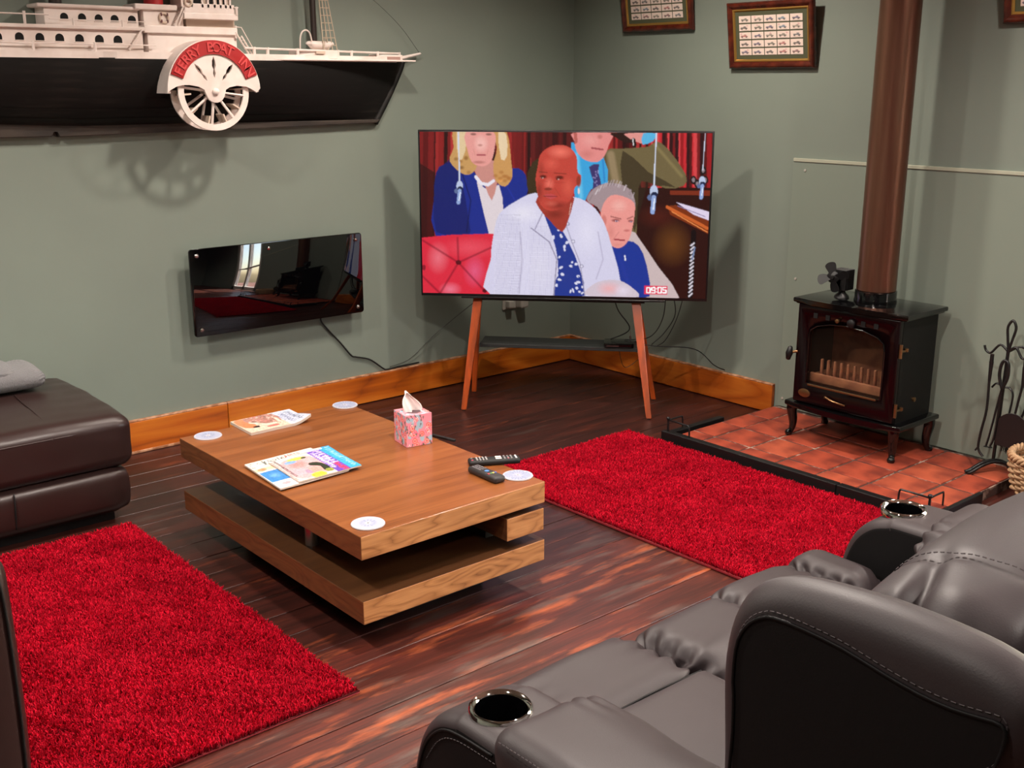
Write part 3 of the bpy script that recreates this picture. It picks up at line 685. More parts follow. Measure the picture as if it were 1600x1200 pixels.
# man behind right, arm raised
jk = cv.poly([(960, 150), (1060, 130), (1190, 120), (1230, 90), (1290, 130), (1380, 260), (1370, 320), (1280, 335), (1180, 300), (1140, 330), (1130, 560), (1100, 560), (980, 330)], '#6e6040', 2)
cv.poly([(1060, 140), (1190, 250), (1330, 330), (1180, 330), (1120, 560), (1060, 330)], '#2c2014', 2, .75); cv.line([(1225, 110), (1360, 270)], 26, '#8a7a50', .8, soft=12)
cv.line([(1000, 160), (1030, 330)], 50, '#9a8464', .8, soft=14); cv.line([(970, 150), (985, 320)], 12, '#4a3824', .7, soft=6)
cv.poly([(580, 260), (640, 180), (650, 370), (590, 370)], '#3a2c18', 2)
cv.poly([(800, 100), (840, 140), (960, 170), (985, 310), (900, 340), (870, 400), (820, 400)], '#3aa0d8', 2); cv.line([(830, 160), (850, 380)], 34, '#70c8ec', .8, soft=16); cv.line([(960, 190), (968, 300)], 14, '#2a78c0', .8, soft=6)
cv.poly([(890, 225), (940, 212), (935, 250), (952, 320), (905, 370), (912, 300)], '#3c3468', 2)
for k in range(12): cv.ell(rn.uniform(905, 940), rn.uniform(230, 350), 5, 5, '#a094c8', .7, soft=.4)
cv.poly([(812, 50), (1002, 50), (990, 110), (970, 165), (930, 200), (870, 190), (830, 150), (815, 90)], '#e08a86', 3); cv.line([(905, 60), (925, 105)], 6, '#c06a64', .6, soft=3); cv.ell(880, 160, 50, 30, '#b8645e', .5, soft=1.); cv.ell(900, 90, 60, 45, '#e8a09a', .7, soft=.8); cv.line([(905, 128), (960, 136)], 9, '#a04a50'); cv.ell(945, 70, 16, 14, '#b86660', .7, soft=.5); cv.poly([(812, 50), (830, 50), (832, 100), (818, 110)], '#b86058')
cv.poly([(1000, 50), (1120, 50), (1130, 90), (1080, 100), (1020, 70)], '#2a1410', 2); cv.poly([(1075, 52), (1190, 48), (1205, 80), (1170, 105), (1120, 90), (1085, 70)], '#dd928a', 3); cv.poly([(1165, 50), (1228, 50), (1215, 90), (1160, 108)], '#58b0dc', 2)
cv.line([(1115, 85), (1120, 110)], 20, '#14100e'); cv.line([(1112, 80), (1115, 112)], 5, '#e0d8d8')
# seated man right front
cv.poly([(960, 560), (1100, 555), (1140, 590), (1240, 740), (1345, 898), (1180, 900), (1000, 700)], '#c8b4b4', 2)
cv.poly([(1000, 640), (1080, 605), (1140, 630), (1180, 730), (1195, 890), (1100, 880), (1040, 800)], '#1c3490', 2); cv.line([(1040, 680), (1100, 860)], 30, '#24389a', .6, soft=14); cv.line([(1070, 682), (1072, 704)], 7, '#e8e4ee')
cv.poly([(880, 400), (900, 350), (960, 312), (1030, 310), (1090, 335), (1120, 390), (1118, 450), (1060, 400), (980, 410), (960, 470), (930, 430)], '#a08c90', 3)
cv.poly([(960, 420), (1000, 372), (1060, 375), (1118, 410), (1118, 480), (1108, 540), (1090, 600), (1050, 640), (1005, 630), (985, 560), (950, 490)], '#e8968e', 3)
for k in range(26): a = rn.uniform(0, 1); cv.line([(890+a*220, 400-80*math.sin(a*3)), (905+a*215, 372-80*math.sin(a*3))], 4, rn.choice(['#d8ccd0', '#78686c', '#c0b0b4']), .7)
cv.ell(1040, 425, 50, 40, '#f0b4aa', .7, soft=.8); cv.ell(1068, 545, 26, 34, '#e89c92', .6, soft=.7); cv.line([(1020, 598), (1068, 602)], 8, '#9c3c44'); cv.ell(1024, 500, 26, 10, '#7c3438', .8, soft=.5); cv.ell(1100, 503, 18, 9, '#7c3438', .8, soft=.5)
cv.ell(1028, 504, 8, 3.5, '#cfc4dc', .8); cv.ell(1028, 504, 3, 3.5, '#40304c'); cv.ell(1102, 507, 6, 3.2, '#cfc4dc', .8); cv.ell(1102, 507, 2.6, 3.2, '#40304c'); cv.line([(1000, 440), (1090, 436)], 3, '#c87a72', .6, soft=2); cv.line([(1005, 455), (1095, 452)], 3, '#c87a72', .5, soft=2); cv.ell(1000, 560, 26, 50, '#c8746c', .5, soft=1.); cv.ell(1030, 625, 34, 14, '#d8887e', .6, soft=.8); cv.line([(1000, 480), (1050, 492)], 6, '#8c4c48', .8); cv.line([(1082, 492), (1112, 480)], 6, '#8c4c48', .8); cv.ell(1080, 552, 20, 8, '#b04c4c', .6, soft=.5); cv.line([(1040, 560), (1010, 600)], 5, '#b05c58', .6, soft=2); cv.ell(965, 500, 16, 34, '#c87068', .8, soft=.4)
# red buttoned seat
rs = cv.poly([(50, 590), (200, 575), (420, 568), (420, 900), (50, 900)], '#d8283e')
cv.ell(300, 640, 150, 60, '#e85868', .7, soft=1., clip=rs); cv.ell(140, 690, 60, 90, '#e87886', .8, soft=1., clip=rs); cv.ell(320, 760, 60, 90, '#e06088', .8, soft=1., clip=rs); cv.ell(200, 850, 60, 40, '#f088a0', .7, soft=1., clip=rs)
for a, b_ in [((240, 715), (60, 600)), ((240, 715), (400, 640)), ((240, 715), (235, 590)), ((240, 715), (150, 870)), ((240, 715), (370, 860)), ((150, 870), (60, 780)), ((370, 860), (420, 800))]: cv.line([a, b_], 16, '#7c0c24', .75, clip=rs, soft=8)
cv.ell(240, 715, 14, 12, '#5a0818'); cv.ell(370, 858, 12, 10, '#5a0818'); cv.ell(70, 740, 10, 14, '#8c1428')
# central sitter: jacket, top, head
jc = cv.poly([(410, 890), (400, 700), (412, 580), (440, 470), (520, 405), (620, 360), (700, 400), (810, 380), (900, 420), (960, 500), (1000, 620), (1045, 800), (1010, 890)], '#d2cee6', 3)
cv.ell(560, 460, 110, 60, '#e8e4f0', .8, soft=1., clip=jc); cv.ell(880, 560, 90, 150, '#e2def0', .8, soft=1., clip=jc); cv.ell(640, 740, 70, 140, '#dcd8ea', .7, soft=1., clip=jc)
cv.line([(545, 560), (555, 700), (540, 870)], 14, '#a098b4', .7, clip=jc, soft=7); cv.line([(935, 560), (960, 700), (925, 800)], 10, '#a49cb8', .7, clip=jc, soft=5)
for k in range(60):
    yv = 470+k*7; cv.line([(418+rn.uniform(0, 8), yv), (545, yv+rn.uniform(-3, 3))], 2.4, '#8f88a6', .35, clip=jc); cv.line([(590, yv+60), (700, yv+62)], 2.2, '#958eac', .25, clip=jc)
for k in range(40): xv = 425+k*7; cv.line([(xv, 470), (xv-6, 880)], 2, '#f4f2fa', .35, clip=jc)
fr = cv.poly([(655, 440), (700, 500), (760, 560), (800, 640), (840, 740), (865, 885), (715, 885), (735, 760), (722, 640), (690, 540)], '#20368c', 2)
for k in range(64): cv.ell(rn.uniform(670, 860), rn.uniform(470, 885), rn.uniform(6, 13), rn.uniform(4, 8), '#dcdcf0', .95, rn.uniform(0, 3), clip=fr)
for k in range(30): cv.ell(rn.uniform(670, 860), rn.uniform(470, 885), 5, 3, '#2c3c84', .9, rn.uniform(0, 3), clip=fr)
cv.line([(600, 540), (690, 610), (728, 700), (712, 885)], 6, '#8c86a0', .9, clip=jc); cv.line([(620, 545), (660, 455), (640, 430)], 6, '#9a94ae', .9, clip=jc); cv.line([(800, 430), (770, 510), (800, 600), (845, 720), (868, 885)], 5, '#9a94ae', .8, clip=jc)
for q in [(782, 518), (810, 608), (852, 735)]: cv.ell(*q, 10, 10, '#8c88a4'); cv.ell(*q, 6, 6, '#d8d4e6')
cv.poly([(632, 380), (640, 440), (700, 510), (755, 560), (785, 500), (808, 420), (800, 370)], '#a0382c', 2); cv.ell(720, 470, 60, 30, '#702018', .6, soft=.8); cv.line([(790, 470), (800, 410)], 3, '#d8b0a0')
hd = cv.poly([(632, 230), (645, 165), (690, 125), (745, 113), (795, 128), (828, 175), (832, 250), (850, 270), (845, 310), (820, 330), (800, 390), (750, 440), (690, 450), (650, 425), (632, 370), (622, 290)], '#c04438', 3)
cv.ell(745, 150, 75, 40, '#f47a68', .9, soft=1., clip=hd); cv.ell(700, 210, 50, 40, '#dc5c4c', .85, soft=1., clip=hd); cv.ell(690, 315, 30, 40, '#ec7464', .85, soft=.9, clip=hd); cv.ell(785, 330, 40, 60, '#d85c4a', .8, soft=1., clip=hd); cv.ell(640, 350, 26, 70, '#6c2018', .7, soft=1., clip=hd); cv.ell(740, 425, 80, 30, '#6c2018', .7, soft=.9, clip=hd); cv.ell(650, 240, 20, 50, '#7c2c20', .5, soft=1., clip=hd)
cv.ell(838, 300, 14, 34, '#8c3424', .9, soft=.3); cv.ell(838, 350, 5, 16, '#e0d0d0')
cv.ell(660, 276, 22, 10, '#4c1810', .9, soft=.5); cv.ell(742, 280, 26, 11, '#4c1810', .9, soft=.5); cv.line([(645, 281), (676, 284)], 4, '#2c0c08', .9, soft=2); cv.line([(722, 287), (762, 288)], 4, '#2c0c08', .9, soft=2); cv.ell(655, 284, 7, 3.4, '#d8b4ac', .8); cv.ell(732, 290, 8, 3.4, '#d8b4ac', .8); cv.ell(653, 284, 3.4, 3.4, '#1c0c08'); cv.ell(729, 290, 3.6, 3.4, '#1c0c08'); cv.line([(648, 298), (680, 302)], 4, '#8c3024', .6, soft=2); cv.line([(716, 306), (768, 306)], 5, '#8c3024', .6, soft=3); cv.line([(690, 215), (720, 218)], 3, '#a84034', .6, soft=2); cv.line([(700, 295), (690, 330), (668, 345)], 5, '#8c3428', .55, soft=3); cv.ell(690, 372, 60, 52, '#a03c30', .35, soft=1., clip=hd); cv.ell(700, 415, 40, 18, '#d46454', .6, soft=.9, clip=hd)
cv.line([(640, 252), (680, 256)], 7, '#5c2016', .8, soft=3); cv.line([(715, 258), (775, 262)], 7, '#5c2016', .8, soft=3); cv.ell(685, 340, 26, 10, '#702418', .8, soft=.5); cv.poly([(665, 372), (695, 364), (730, 378), (695, 392)], '#c0484a', 2); cv.line([(662, 376), (732, 379)], 3, '#501410'); cv.line([(718, 335), (748, 380)], 5, '#84301f', .7, soft=3)
# bald head in front, hanging microphones, clock
cv.poly([(870, 880), (900, 835), (960, 808), (1040, 808), (1100, 840), (1140, 892), (1000, 900)], '#cfc0cc', 3); cv.ell(990, 850, 70, 40, '#f0a8a8', .8, soft=1.); cv.ell(1060, 860, 50, 36, '#e6d8ea', .8, soft=1.)
for (x1, y1, x2, y2) in ((238, 50, 244, 300), (1232, 45, 1218, 330), (1482, 45, 1468, 240)): cv.line([(x1, y1), (x2, y2)], 7 if x1 < 1400 else 4, '#ccd2e4')
for (x1, y1, sc) in ((245, 350, 1), (1218, 380, 1.25), (1465, 320, 1)):
    cv.ell(x1, y1-24*sc, 16*sc, 26*sc, '#b8c4e0'); cv.ell(x1+2, y1-10*sc, 14*sc, 12*sc, '#1c2444'); cv.line([(x1, y1), (x1-6*sc, y1+62*sc)], 18*sc, '#8ea4d4'); cv.line([(x1+3, y1+10), (x1-3*sc, y1+50*sc)], 5*sc, '#e4ecfa'); cv.ell(x1-18*sc, y1+2, 9*sc, 12*sc, '#5c6c94')
cv.poly([(1168, 835), (1286, 838), (1284, 882), (1166, 878)], '#e02c50')
def segdig(x0, y0, d, w_=17, h_=27, wd=6):
    P = {'0': [(0, 0), (1, 0), (1, 1), (0, 1), (0, 0)], '9': [(1, .5), (0, .5), (0, 0), (1, 0), (1, 1), (0, 1)], '5': [(1, 0), (0, 0), (0, .5), (1, .5), (1, 1), (0, 1)]}[d]
    cv.line([(x0+a*w_, y0+c*h_) for a, c in P], wd, '#ffffff')
for x0, dg in ((1180, '0'), (1205, '9'), (1237, '0'), (1261, '5')): segdig(x0, 845, dg)
cv.ell(1229.5, 852, 3.2, 3.2, '#ffffff'); cv.ell(1229.5, 867, 3.2, 3.2, '#ffffff')
cv.im *= 1+rn.normal(0, .03, cv.im.shape[:2])[..., None]
_k = cv.im.copy()
for _ in range(2):
    _p = np.pad(_k, ((1, 1), (1, 1), (0, 0)), 'edge'); _k = (_p[1:-1, 1:-1]*4+_p[:-2, 1:-1]+_p[2:, 1:-1]+_p[1:-1, :-2]+_p[1:-1, 2:])/8
cv.im = np.clip(cv.im*.35+_k*.65, 0, 1)
m_screen = attr_mat('television picture', 1.0)
b0 = .009
o3, u3, v3 = TM @ Vector((-TW/2+b0, -.0048, TH/2-b0)), TM @ Vector((TW/2-b0, -.0048, TH/2-b0)), TM @ Vector((-TW/2+b0, -.0048, -TH/2+.014))
sc_ = cv.mesh('screen', m_screen, tv, o3, u3-o3, v3-o3); sc_['label'] = 'lit screen showing seated people and a red 09:05 clock'
# stand
ts = empty('tv_stand', (-.72, -.68, 0), 'four splayed orange wooden legs with a dark shelf carrying the television', 'tv stand')
def leg(bot, top, s0, s1, mat, ang):
    b = MB(); bm = b.bm; R = Matrix.Rotation(ang, 3, 'Z'); rows = []
    for p, s_ in ((bot, s0), (top, s1)):
        rows.append([bm.verts.new(Vector(p)+R @ Vector((dx*s_, dy*s_*.8, 0))) for dx, dy in ((-1, -1), (1, -1), (1, 1), (-1, 1))])
    for k in range(4): bm.faces.new((rows[0][k], rows[0][(k+1) % 4], rows[1][(k+1) % 4], rows[1][k]))
    bm.faces.new(rows[0][::-1]); bm.faces.new(rows[1]); bmesh.ops.bevel(bm, geom=bm.edges[:], offset=.003, segments=2, affect='EDGES')
    return b.build('leg', mat, ts, 40)
leg((-1.134, -.435, .004), (-.998, -.388, .552), .013, .022, m_tvleg, TA); leg((-.547, -1.136, .004), (-.472, -.957, .552), .013, .022, m_tvleg, TA)
leg((-.889, -.211, .004), (-.972, -.355, .552), .012, .018, m_tvleg, TA); leg((-.281, -.923, .004), (-.425, -.915, .552), .012, .018, m_tvleg, TA)
for p in ((-1.134, -.435), (-.547, -1.136), (-.889, -.211), (-.281, -.923)): MB().lathe([(0, 0), (.009, 0), (.009, .005), (0, .005)], (*p, 0), 10).build('foot', m_blk, ts)
sa, sb = Vector((-.965, -.352, .30)), Vector((-.432, -.962, .30)); dv = (sb-sa).normalized(); nv = Vector((-dv.y, dv.x, 0))
MB().prism([(sa.x, sa.y), (sb.x, sb.y), (sb.x+nv.x*.17, sb.y+nv.y*.17), (sa.x+nv.x*.17, sa.y+nv.y*.17)], .283, .302, 'z', .002).build('shelf', M('dark grey shelf', '#2a2c2c', .5), ts)
MB(TM).box((-.40, .024, -TH/2-.022), (.40, .052, -TH/2+.03), .003).build('crossbar', m_blkmetal, ts)
bx_ = empty('set_top_box', (-.49, -.87, .302), 'flat black set top box on the shelf under the television', 'set-top box')
Bm = Matrix.Translation((-.47, -.85, .3025)) @ Matrix.Rotation(TA, 4, 'Z')
MB(Bm).box((-.075, -.055, .001), (.075, .055, .024), .005).build('case', m_blkgloss, bx_, 40)
MB(Bm).box((-.06, -.056, .008), (.0, -.0545, .012)).build('front_slot', m_steel, bx_); MB(Bm).lathe([(.006, 0), (.006, .02), (.002, .022), (.002, .045), (0, .045)], (.055, .05, .02), 8).build('aerial_stub', m_steel, bx_)
g = 'cables hanging behind the television'
def tvp(x, y, z): return TM @ Vector((x, y, z))
for k, (pts, r, m_, lb) in enumerate([
    ([tvp(.24, .05, -.36), tvp(.27, .06, -.46), tvp(.33, .08, -.56), (-.50, -.82, .335)], .0032, m_cable, 'thick black cable curving from television to set top box, left of right leg'),
    ([tvp(.50, .05, -.36), tvp(.49, .07, -.5), tvp(.43, .09, -.60), (-.44, -.86, .33)], .0026, m_cable, 'black cable looping down just inside the right television leg'),
    ([tvp(.53, .05, -.36), tvp(.55, .08, -.48), tvp(.50, .10, -.58), tvp(.44, .10, -.64)], .0026, m_cable, 'black cable hanging beside the right television leg'),
    ([tvp(.59, .05, -.36), tvp(.56, .09, -.5), tvp(.51, .13, -.62), tvp(.47, .14, -.655)], .0022, m_cable, 'outermost black cable dangling from the right end of the television'),
    ([(-.44, -.88, .32), (-.36, -1.0, .31), (-.20, -1.11, .29), (-.10, -1.16, .2), (-.028, -1.17, .165)], .0026, m_cable, 'black cable running from behind right television leg to the skirting'),
    ([tvp(-.35, .06, -.38), (-.80, -.10, .45), (-1.0, -.03, .30), (-1.15, -.012, .19), (-1.28, -.010, .165)], .0018, m_greyc, 'thin grey cable sagging from left of television to the skirting'),
    ([(-.42, -.80, .30), (-.36, -.76, .2), (-.30, -.74, .14), (-.22, -.76, .18), (-.16, -.80, .26)], .0016, m_greyc, 'thin pale cable loop hanging under the television shelf')]):
    props(MB().tube(cat(pts, 7), r, 6).build('cable', m_, None, 180), lb, 'cable', g)
so = empty('wall_socket', (-.45, -.01, .37), 'white double wall socket with plugs low behind the television', 'socket')
MB().box((-.52, -.010, .36), (-.375, -.0005, .445), .003).build('plate', m_socket, so)
MB().box((-.505, -.045, .372), (-.465, -.010, .412), .006).build('plug', m_socket, so); MB().box((-.43, -.06, .365), (-.375, -.010, .425), .008).build('plug', m_socket, so)

# ================================================================== COFFEE TABLE
T0, T1, TT = (-2.865, -2.188), (-2.182, -1.030), .37
ct = empty('coffee_table', (-2.52, -1.61, 0), 'low oak coffee table of stacked thick slabs between the two red rugs', 'coffee table')
def slab(name, x0, x1, y0, y1, z0, z1, top=m_oak):
    o = MB().box((x0, y0, z0), (x1, y1, z1), .0022, 2).build(name, [top, m_oakside, m_oaky], ct)
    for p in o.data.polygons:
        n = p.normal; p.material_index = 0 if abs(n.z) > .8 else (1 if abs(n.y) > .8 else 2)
    return o
slab('top_slab', T0[0], T1[0], T0[1], T1[1], .30, TT)
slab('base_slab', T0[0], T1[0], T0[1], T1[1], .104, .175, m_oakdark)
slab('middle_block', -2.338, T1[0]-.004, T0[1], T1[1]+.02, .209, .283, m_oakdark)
MB().box((-2.32, -2.06, .175), (-2.22, -1.15, .300)).build('spacer', m_blk, ct)
MB().box((-2.72, -2.02, 0), (-2.3, -1.2, .104)).build('plinth', m_blk, ct)
MB().lathe([(0, 0), (.022, 0), (.022, .125), (0, .125)], (-2.762, -1.74, .175), 20).build('support_tube', m_steel, ct, 40)
def coaster(px, py, tag_, rim=False):
    p = hit(px, py, 'z', TT+.002); r = .049
    o = empty('coaster', (p.x, p.y, TT), tag_, 'coaster', 'round white coasters')
    MB().lathe([(0, 0), (r-.001, 0), (r, .0015), (r-.001, .0035), (0, .0035)], (p.x, p.y, TT+.0003), 40).build('disc', M('coaster edge', '#bab6ba', .4), o, 40)
    cv = Cv(46, 46, '#a2a6bc'); c = 23; ang = np.arctan2(cv.yy-c, cv.xx-c); d = np.hypot(cv.xx-c, cv.yy-c)
    k = 22 if rim else 14
    cv.put((np.sin(ang*k) > .2)*((d > (5 if not rim else 8)) & (d < (12 if not rim else 21)))*.5, '#56668c'); cv.put(((d > 20) & (d < 22))*.8, '#bcb8be'); cv.put((d < 3)*.9, '#c4c2c8')
    if rim: cv.put(((d < 7) & (np.sin(cv.xx*2.2) > 0) & (abs(cv.yy-c) < 3))*.5, '#6a7090')
    W = 46; co = []; # disc mapped print: radial grid
    nr, na = 16, 48; V = [(p.x, p.y)]; C_ = [cv.im[23, 23]]; Fq = []
    for i in range(1, nr+1):
        for j in range(na):
            a = 2*PI*j/na; q = (r-.0015)*i/nr; V.append((p.x+q*math.cos(a), p.y+q*math.sin(a))); C_.append(cv.im[int(min(45, 23+22.5*i/nr*math.sin(a))), int(min(45, 23+22.5*i/nr*math.cos(a)))])
    for i in range(1, nr):
        for j in range(na): a0 = 1+(i-1)*na; Fq.append((a0+j, a0+(j+1) % na, a0+na+(j+1) % na, a0+na+j))
    for j in range(0, na, 2): Fq.append((0, 1+j, 1+(j+1) % na, 1+(j+2) % na))
    npmesh('printed_face', [(x, y, TT+.0042) for x, y in V], Fq, m_print, o, None, np.array(C_))
coaster(575, 818, 'white round coaster at the near corner of the coffee table')
coaster(809, 743, 'white lacy round coaster beside the remotes, right corner of table', True)
coaster(325, 681, 'white round coaster at the left far corner near the brown chaise')
coaster(539, 633, 'small white round coaster with lettering at the far right corner', True)
# magazines
def mag(cv, corner, u, v, th, z, label, grp=None, curl=False, name='magazine'):
    c, u, v = Vector(corner), Vector(u), Vector(v); r = empty(name, (*((c+u/2+v/2).xy), z), label, 'magazine', grp)
    n = 14; b = MB(); bm = b.bm
    def zz(s, t): return .022*max(0, s-.72)**1.5/.15*max(0, t-.4)/.6 if curl else 0
    P = lambda s, t, h_: bm.verts.new(((c+u*s+v*t).x, (c+u*s+v*t).y, z+h_+zz(s, t)))
    A = [[P(i/n, j/n, .0006) for j in range(n+1)] for i in range(n+1)]; B = [[P(i/n, j/n, th) for j in range(n+1)] for i in range(n+1)]
    for i in range(n):
        for j in range(n): bm.faces.new((A[i][j], A[i][j+1], A[i+1][j+1], A[i+1][j])); bm.faces.new((B[i][j], B[i+1][j], B[i+1][j+1], B[i][j+1]))
    for i in range(n):
        bm.faces.new((A[i][0], A[i+1][0], B[i+1][0], B[i][0])); bm.faces.new((A[i+1][n], A[i][n], B[i][n], B[i+1][n])); bm.faces.new((A[0][i+1], A[0][i], B[0][i], B[0][i+1])); bm.faces.new((A[n][i], A[n][i+1], B[n][i+1], B[n][i]))
    b.build('pages', m_page, r)
    H, W = cv.im.shape[:2]; q_ = np.random.default_rng(W+H); cv.im = np.clip(cv.im*(.82+.36*np.kron(q_.random((H//3+1, W//3+1)), np.ones((3, 3)))[:H, :W, None])*(.93+.14*q_.random((H, W, 3))), 0, 1)
    s, t = np.meshgrid(np.linspace(0, 1, W), np.linspace(0, 1, H))
    zc = z+th+.0008+(np.vectorize(zz)(s, t) if curl else 0)
    co = np.stack([c.x+u.x*s+v.x*t, c.y+u.y*s+v.y*t, zc+0*s], -1).reshape(-1, 3); g_ = np.arange(W*H).reshape(H, W)
    q = np.stack([g_[:-1, :-1], g_[1:, :-1], g_[1:, 1:], g_[:-1, 1:]], -1).reshape(-1, 4)
    npmesh('cover', co, q, m_cover, r, None, cv.im.reshape(-1, 3)); return r
def scrib(cv, x0, x1, y, h_, col, wd=1.2, seed=0, gap=1.35, a=1.):
    q = np.random.default_rng(seed); x = x0
    while x < x1:
        w_ = h_*.55; pts = [(x+w_*q.random(), y+h_*q.random()) for _ in range(3)]
        cv.line([(x, y), (x, y+h_)], wd, col, a); cv.line(pts, wd, col, a); x += w_*gap
# canvases: x along world +x (magazine top at the right), y along world -y
cv = Cv(150, 104, '#e8c8b4'); cv.poly([(100, 0), (150, 0), (150, 104), (100, 104)], '#ccd2e6')
def vtext(cv, x, y0, y1, h_, col, seed, wd=1.3):     # lettering that runs along world -y, upright towards +x
    q = np.random.default_rng(seed); y = y0
    while y < y1:
        w_ = h_*.55; cv.line([(x-h_, y), (x, y)], wd, col); cv.line([(x-h_*q.random(), y+w_*q.random()), (x-h_*q.random(), y+w_), (x-h_*q.random(), y+w_*q.random())], wd, col); y += w_*1.4
vtext(cv, 140, 14, 92, 13, '#3c4468', 1, 1.6); vtext(cv, 122, 22, 84, 13, '#58608a', 2, 1.6); vtext(cv, 106, 30, 70, 4, '#8890b0', 5, 1)
cv.poly([(4, 8), (30, 6), (34, 70), (6, 66)], '#e8875e', 2); cv.poly([(28, 4), (96, 2), (98, 60), (60, 70), (32, 50)], '#b58478', 2)
for k in range(90): cv.ell(rn.uniform(30, 98), rn.uniform(2, 60), rn.uniform(1, 4), rn.uniform(1, 3), rn.choice(['#f0d4c8', '#8a6058', '#d87a74', '#e6b8a8', '#6a5650', '#f6ece4']), .9)
cv.line([(30, 40), (56, 68), (88, 72), (92, 40)], 9, '#f0e0cc', soft=2); cv.ell(64, 86, 16, 6, '#e07068'); cv.poly([(22, 66), (38, 66), (36, 78), (22, 76)], '#2c2422')
for k in range(50): cv.ell(rn.uniform(74, 99), rn.uniform(60, 102), 2, 2, rn.choice(['#e0a890', '#f2d8c8', '#a8705c']), .8)
mag(cv, (-2.655, -1.0, 0), (.245, .004, 0), (-.006, -.172, 0), .010, TT, 'homes magazine with white title and curled corner, at back of coffee table', curl=True)
g = 'magazines overlapping on the near left of the table'
cv = Cv(120, 90, '#8fb4dc'); cv.poly([(0, 0), (120, 0), (120, 14), (0, 14)], '#e6dcd6'); cv.poly([(106, 0), (120, 0), (120, 90), (106, 90)], '#3c9ccc'); vtext(cv, 117, 6, 84, 7, '#c8e4f4', 8); cv.poly([(90, 14), (106, 14), (106, 90), (90, 90)], '#5e3a9e'); vtext(cv, 103, 44, 84, 9, '#e05068', 9, 2.2)
mag(cv, (-2.800, -1.452, 0), (.282, .0, 0), (-.028, -.215, 0), .004, TT, 'magazine with blue top strip, lowest and furthest right of overlapping pile', g)
cv = Cv(130, 110, '#e8dcd4')
scrib(cv, 30, 72, 6, 13, '#303030', 1.6, 11); 
for k in range(40): cv.ell(rn.uniform(2, 34), rn.uniform(4, 24), 1.6, 1.2, rn.choice(['#98a4a0', '#c8b8a0', '#707c78']), .8)
scrib(cv, 74, 98, 4, 8, '#c84040', 1.2, 12); cv.poly([(80, 14), (112, 14), (112, 22), (80, 22)], '#2e3a38'); cv.poly([(0, 28), (130, 26), (130, 36), (0, 40)], '#ecc8a8'); cv.ell(14, 34, 8, 5, '#e8906c')
cv.poly([(2, 44), (38, 44), (38, 84), (2, 84)], '#3c84cc'); cv.ell(20, 62, 12, 12, '#7cb4e8', .7, soft=.9); cv.poly([(2, 84), (38, 84), (38, 108), (2, 108)], '#e6dce4'); cv.ell(20, 96, 8, 4, '#d0a0a8'); scrib(cv, 40, 52, 44, 6, '#b0a0a0', 1, 13)
mag(cv, (-2.838, -1.462, 0), (.252, .012, 0), (-.020, -.272, 0), .005, TT+.0052, 'pale magazine with blue box and dark title, left in overlapping pile', g)
cv = Cv(150, 118, '#e4d4cc')
cv.poly([(124, 0), (150, 0), (150, 118), (124, 118)], '#3aa4d0'); vtext(cv, 146, 8, 104, 11, '#b8e2f2', 15, 1.4)
cv.poly([(92, 0), (124, 0), (124, 118), (92, 118)], '#6c46b8'); vtext(cv, 121, 4, 78, 15, '#f0d8e8', 16, 2.8); vtext(cv, 119, 80, 116, 11, '#e83c58', 17, 3.2); vtext(cv, 104, 10, 100, 9, '#e8d8f0', 18, 2.2)
cv.poly([(8, 40), (20, 18), (60, 8), (88, 20), (92, 60), (88, 100), (60, 112), (20, 112), (6, 90)], '#d8a8ac', 3); cv.ell(44, 44, 26, 20, '#e08a88', .9, soft=.5); cv.ell(30, 80, 22, 22, '#c8a8b4', .9, soft=.5); cv.ell(62, 84, 20, 18, '#ec9c90', .9, soft=.4); cv.ell(44, 86, 6, 10, '#a88aa8')
cv.poly([(66, 50), (84, 54), (92, 76), (88, 104), (74, 96), (78, 74), (62, 62)], '#2a3020', 2); cv.ell(84, 100, 9, 8, '#8c9440'); cv.ell(56, 18, 22, 6, '#ecdc58'); cv.ell(36, 28, 14, 7, '#84a8e0'); cv.ell(72, 20, 7, 4, '#3c4428'); cv.poly([(40, 100), (66, 98), (68, 116), (40, 118)], '#ecdc48', 2); scrib(cv, 42, 64, 103, 7, '#a89028', 1.2, 19); vtext(cv, 14, 4, 96, 6, '#6a5a60', 20, 1.6); vtext(cv, 5, 8, 110, 4, '#c09898', 21, 1.2)
mag(cv, (-2.775, -1.505, 0), (.232, .006, 0), (-.016, -.225, 0), .004, TT+.0115, 'top magazine with purple and blue banner over a bright photo', g)
# tissue box
tb = empty('tissue_box', (-2.262, -1.597, TT), 'square pink patterned tissue box with a white tissue pulled up', 'tissue box')
BC = Vector((-2.266, -1.600, TT)); BA = -.17; bs = .097/2; bh = .112; Tm = Matrix.Translation(BC) @ Matrix.Rotation(BA, 4, 'Z')
def floral(seed):
    q = np.random.default_rng(seed); cv = Cv(52, 60, '#e890a0')
    for k in range(16): cv.ell(q.uniform(0, 52), q.uniform(0, 60), q.uniform(3, 6), q.uniform(4, 8), '#9cc0d0', .9)
    for k in range(17):
        x, y = q.uniform(0, 52), q.uniform(0, 60); cv.ell(x, y, 5.2, 5.4, q.choice(['#ec6a5e', '#e8708e', '#f08070'])); cv.ell(x, y, 3.4, 3.4, '#f6b0ac'); cv.ell(x, y, 2.1, 2.1, '#e8605c')
    for k in range(22):
        x, y = q.uniform(0, 52), q.uniform(0, 60); cv.line([(x, y), (x+q.uniform(-4, 4), y+q.uniform(2, 6))], 1.1, '#4a4048'); cv.ell(x, y, 1.6, 2.4, '#6a6258', .8)
    for k in range(8):
        x, y = q.uniform(0, 52), q.uniform(0, 60); cv.line([(x, y), (x+3, y-5), (x+5, y)], 1, '#f8dcd8')
    return cv
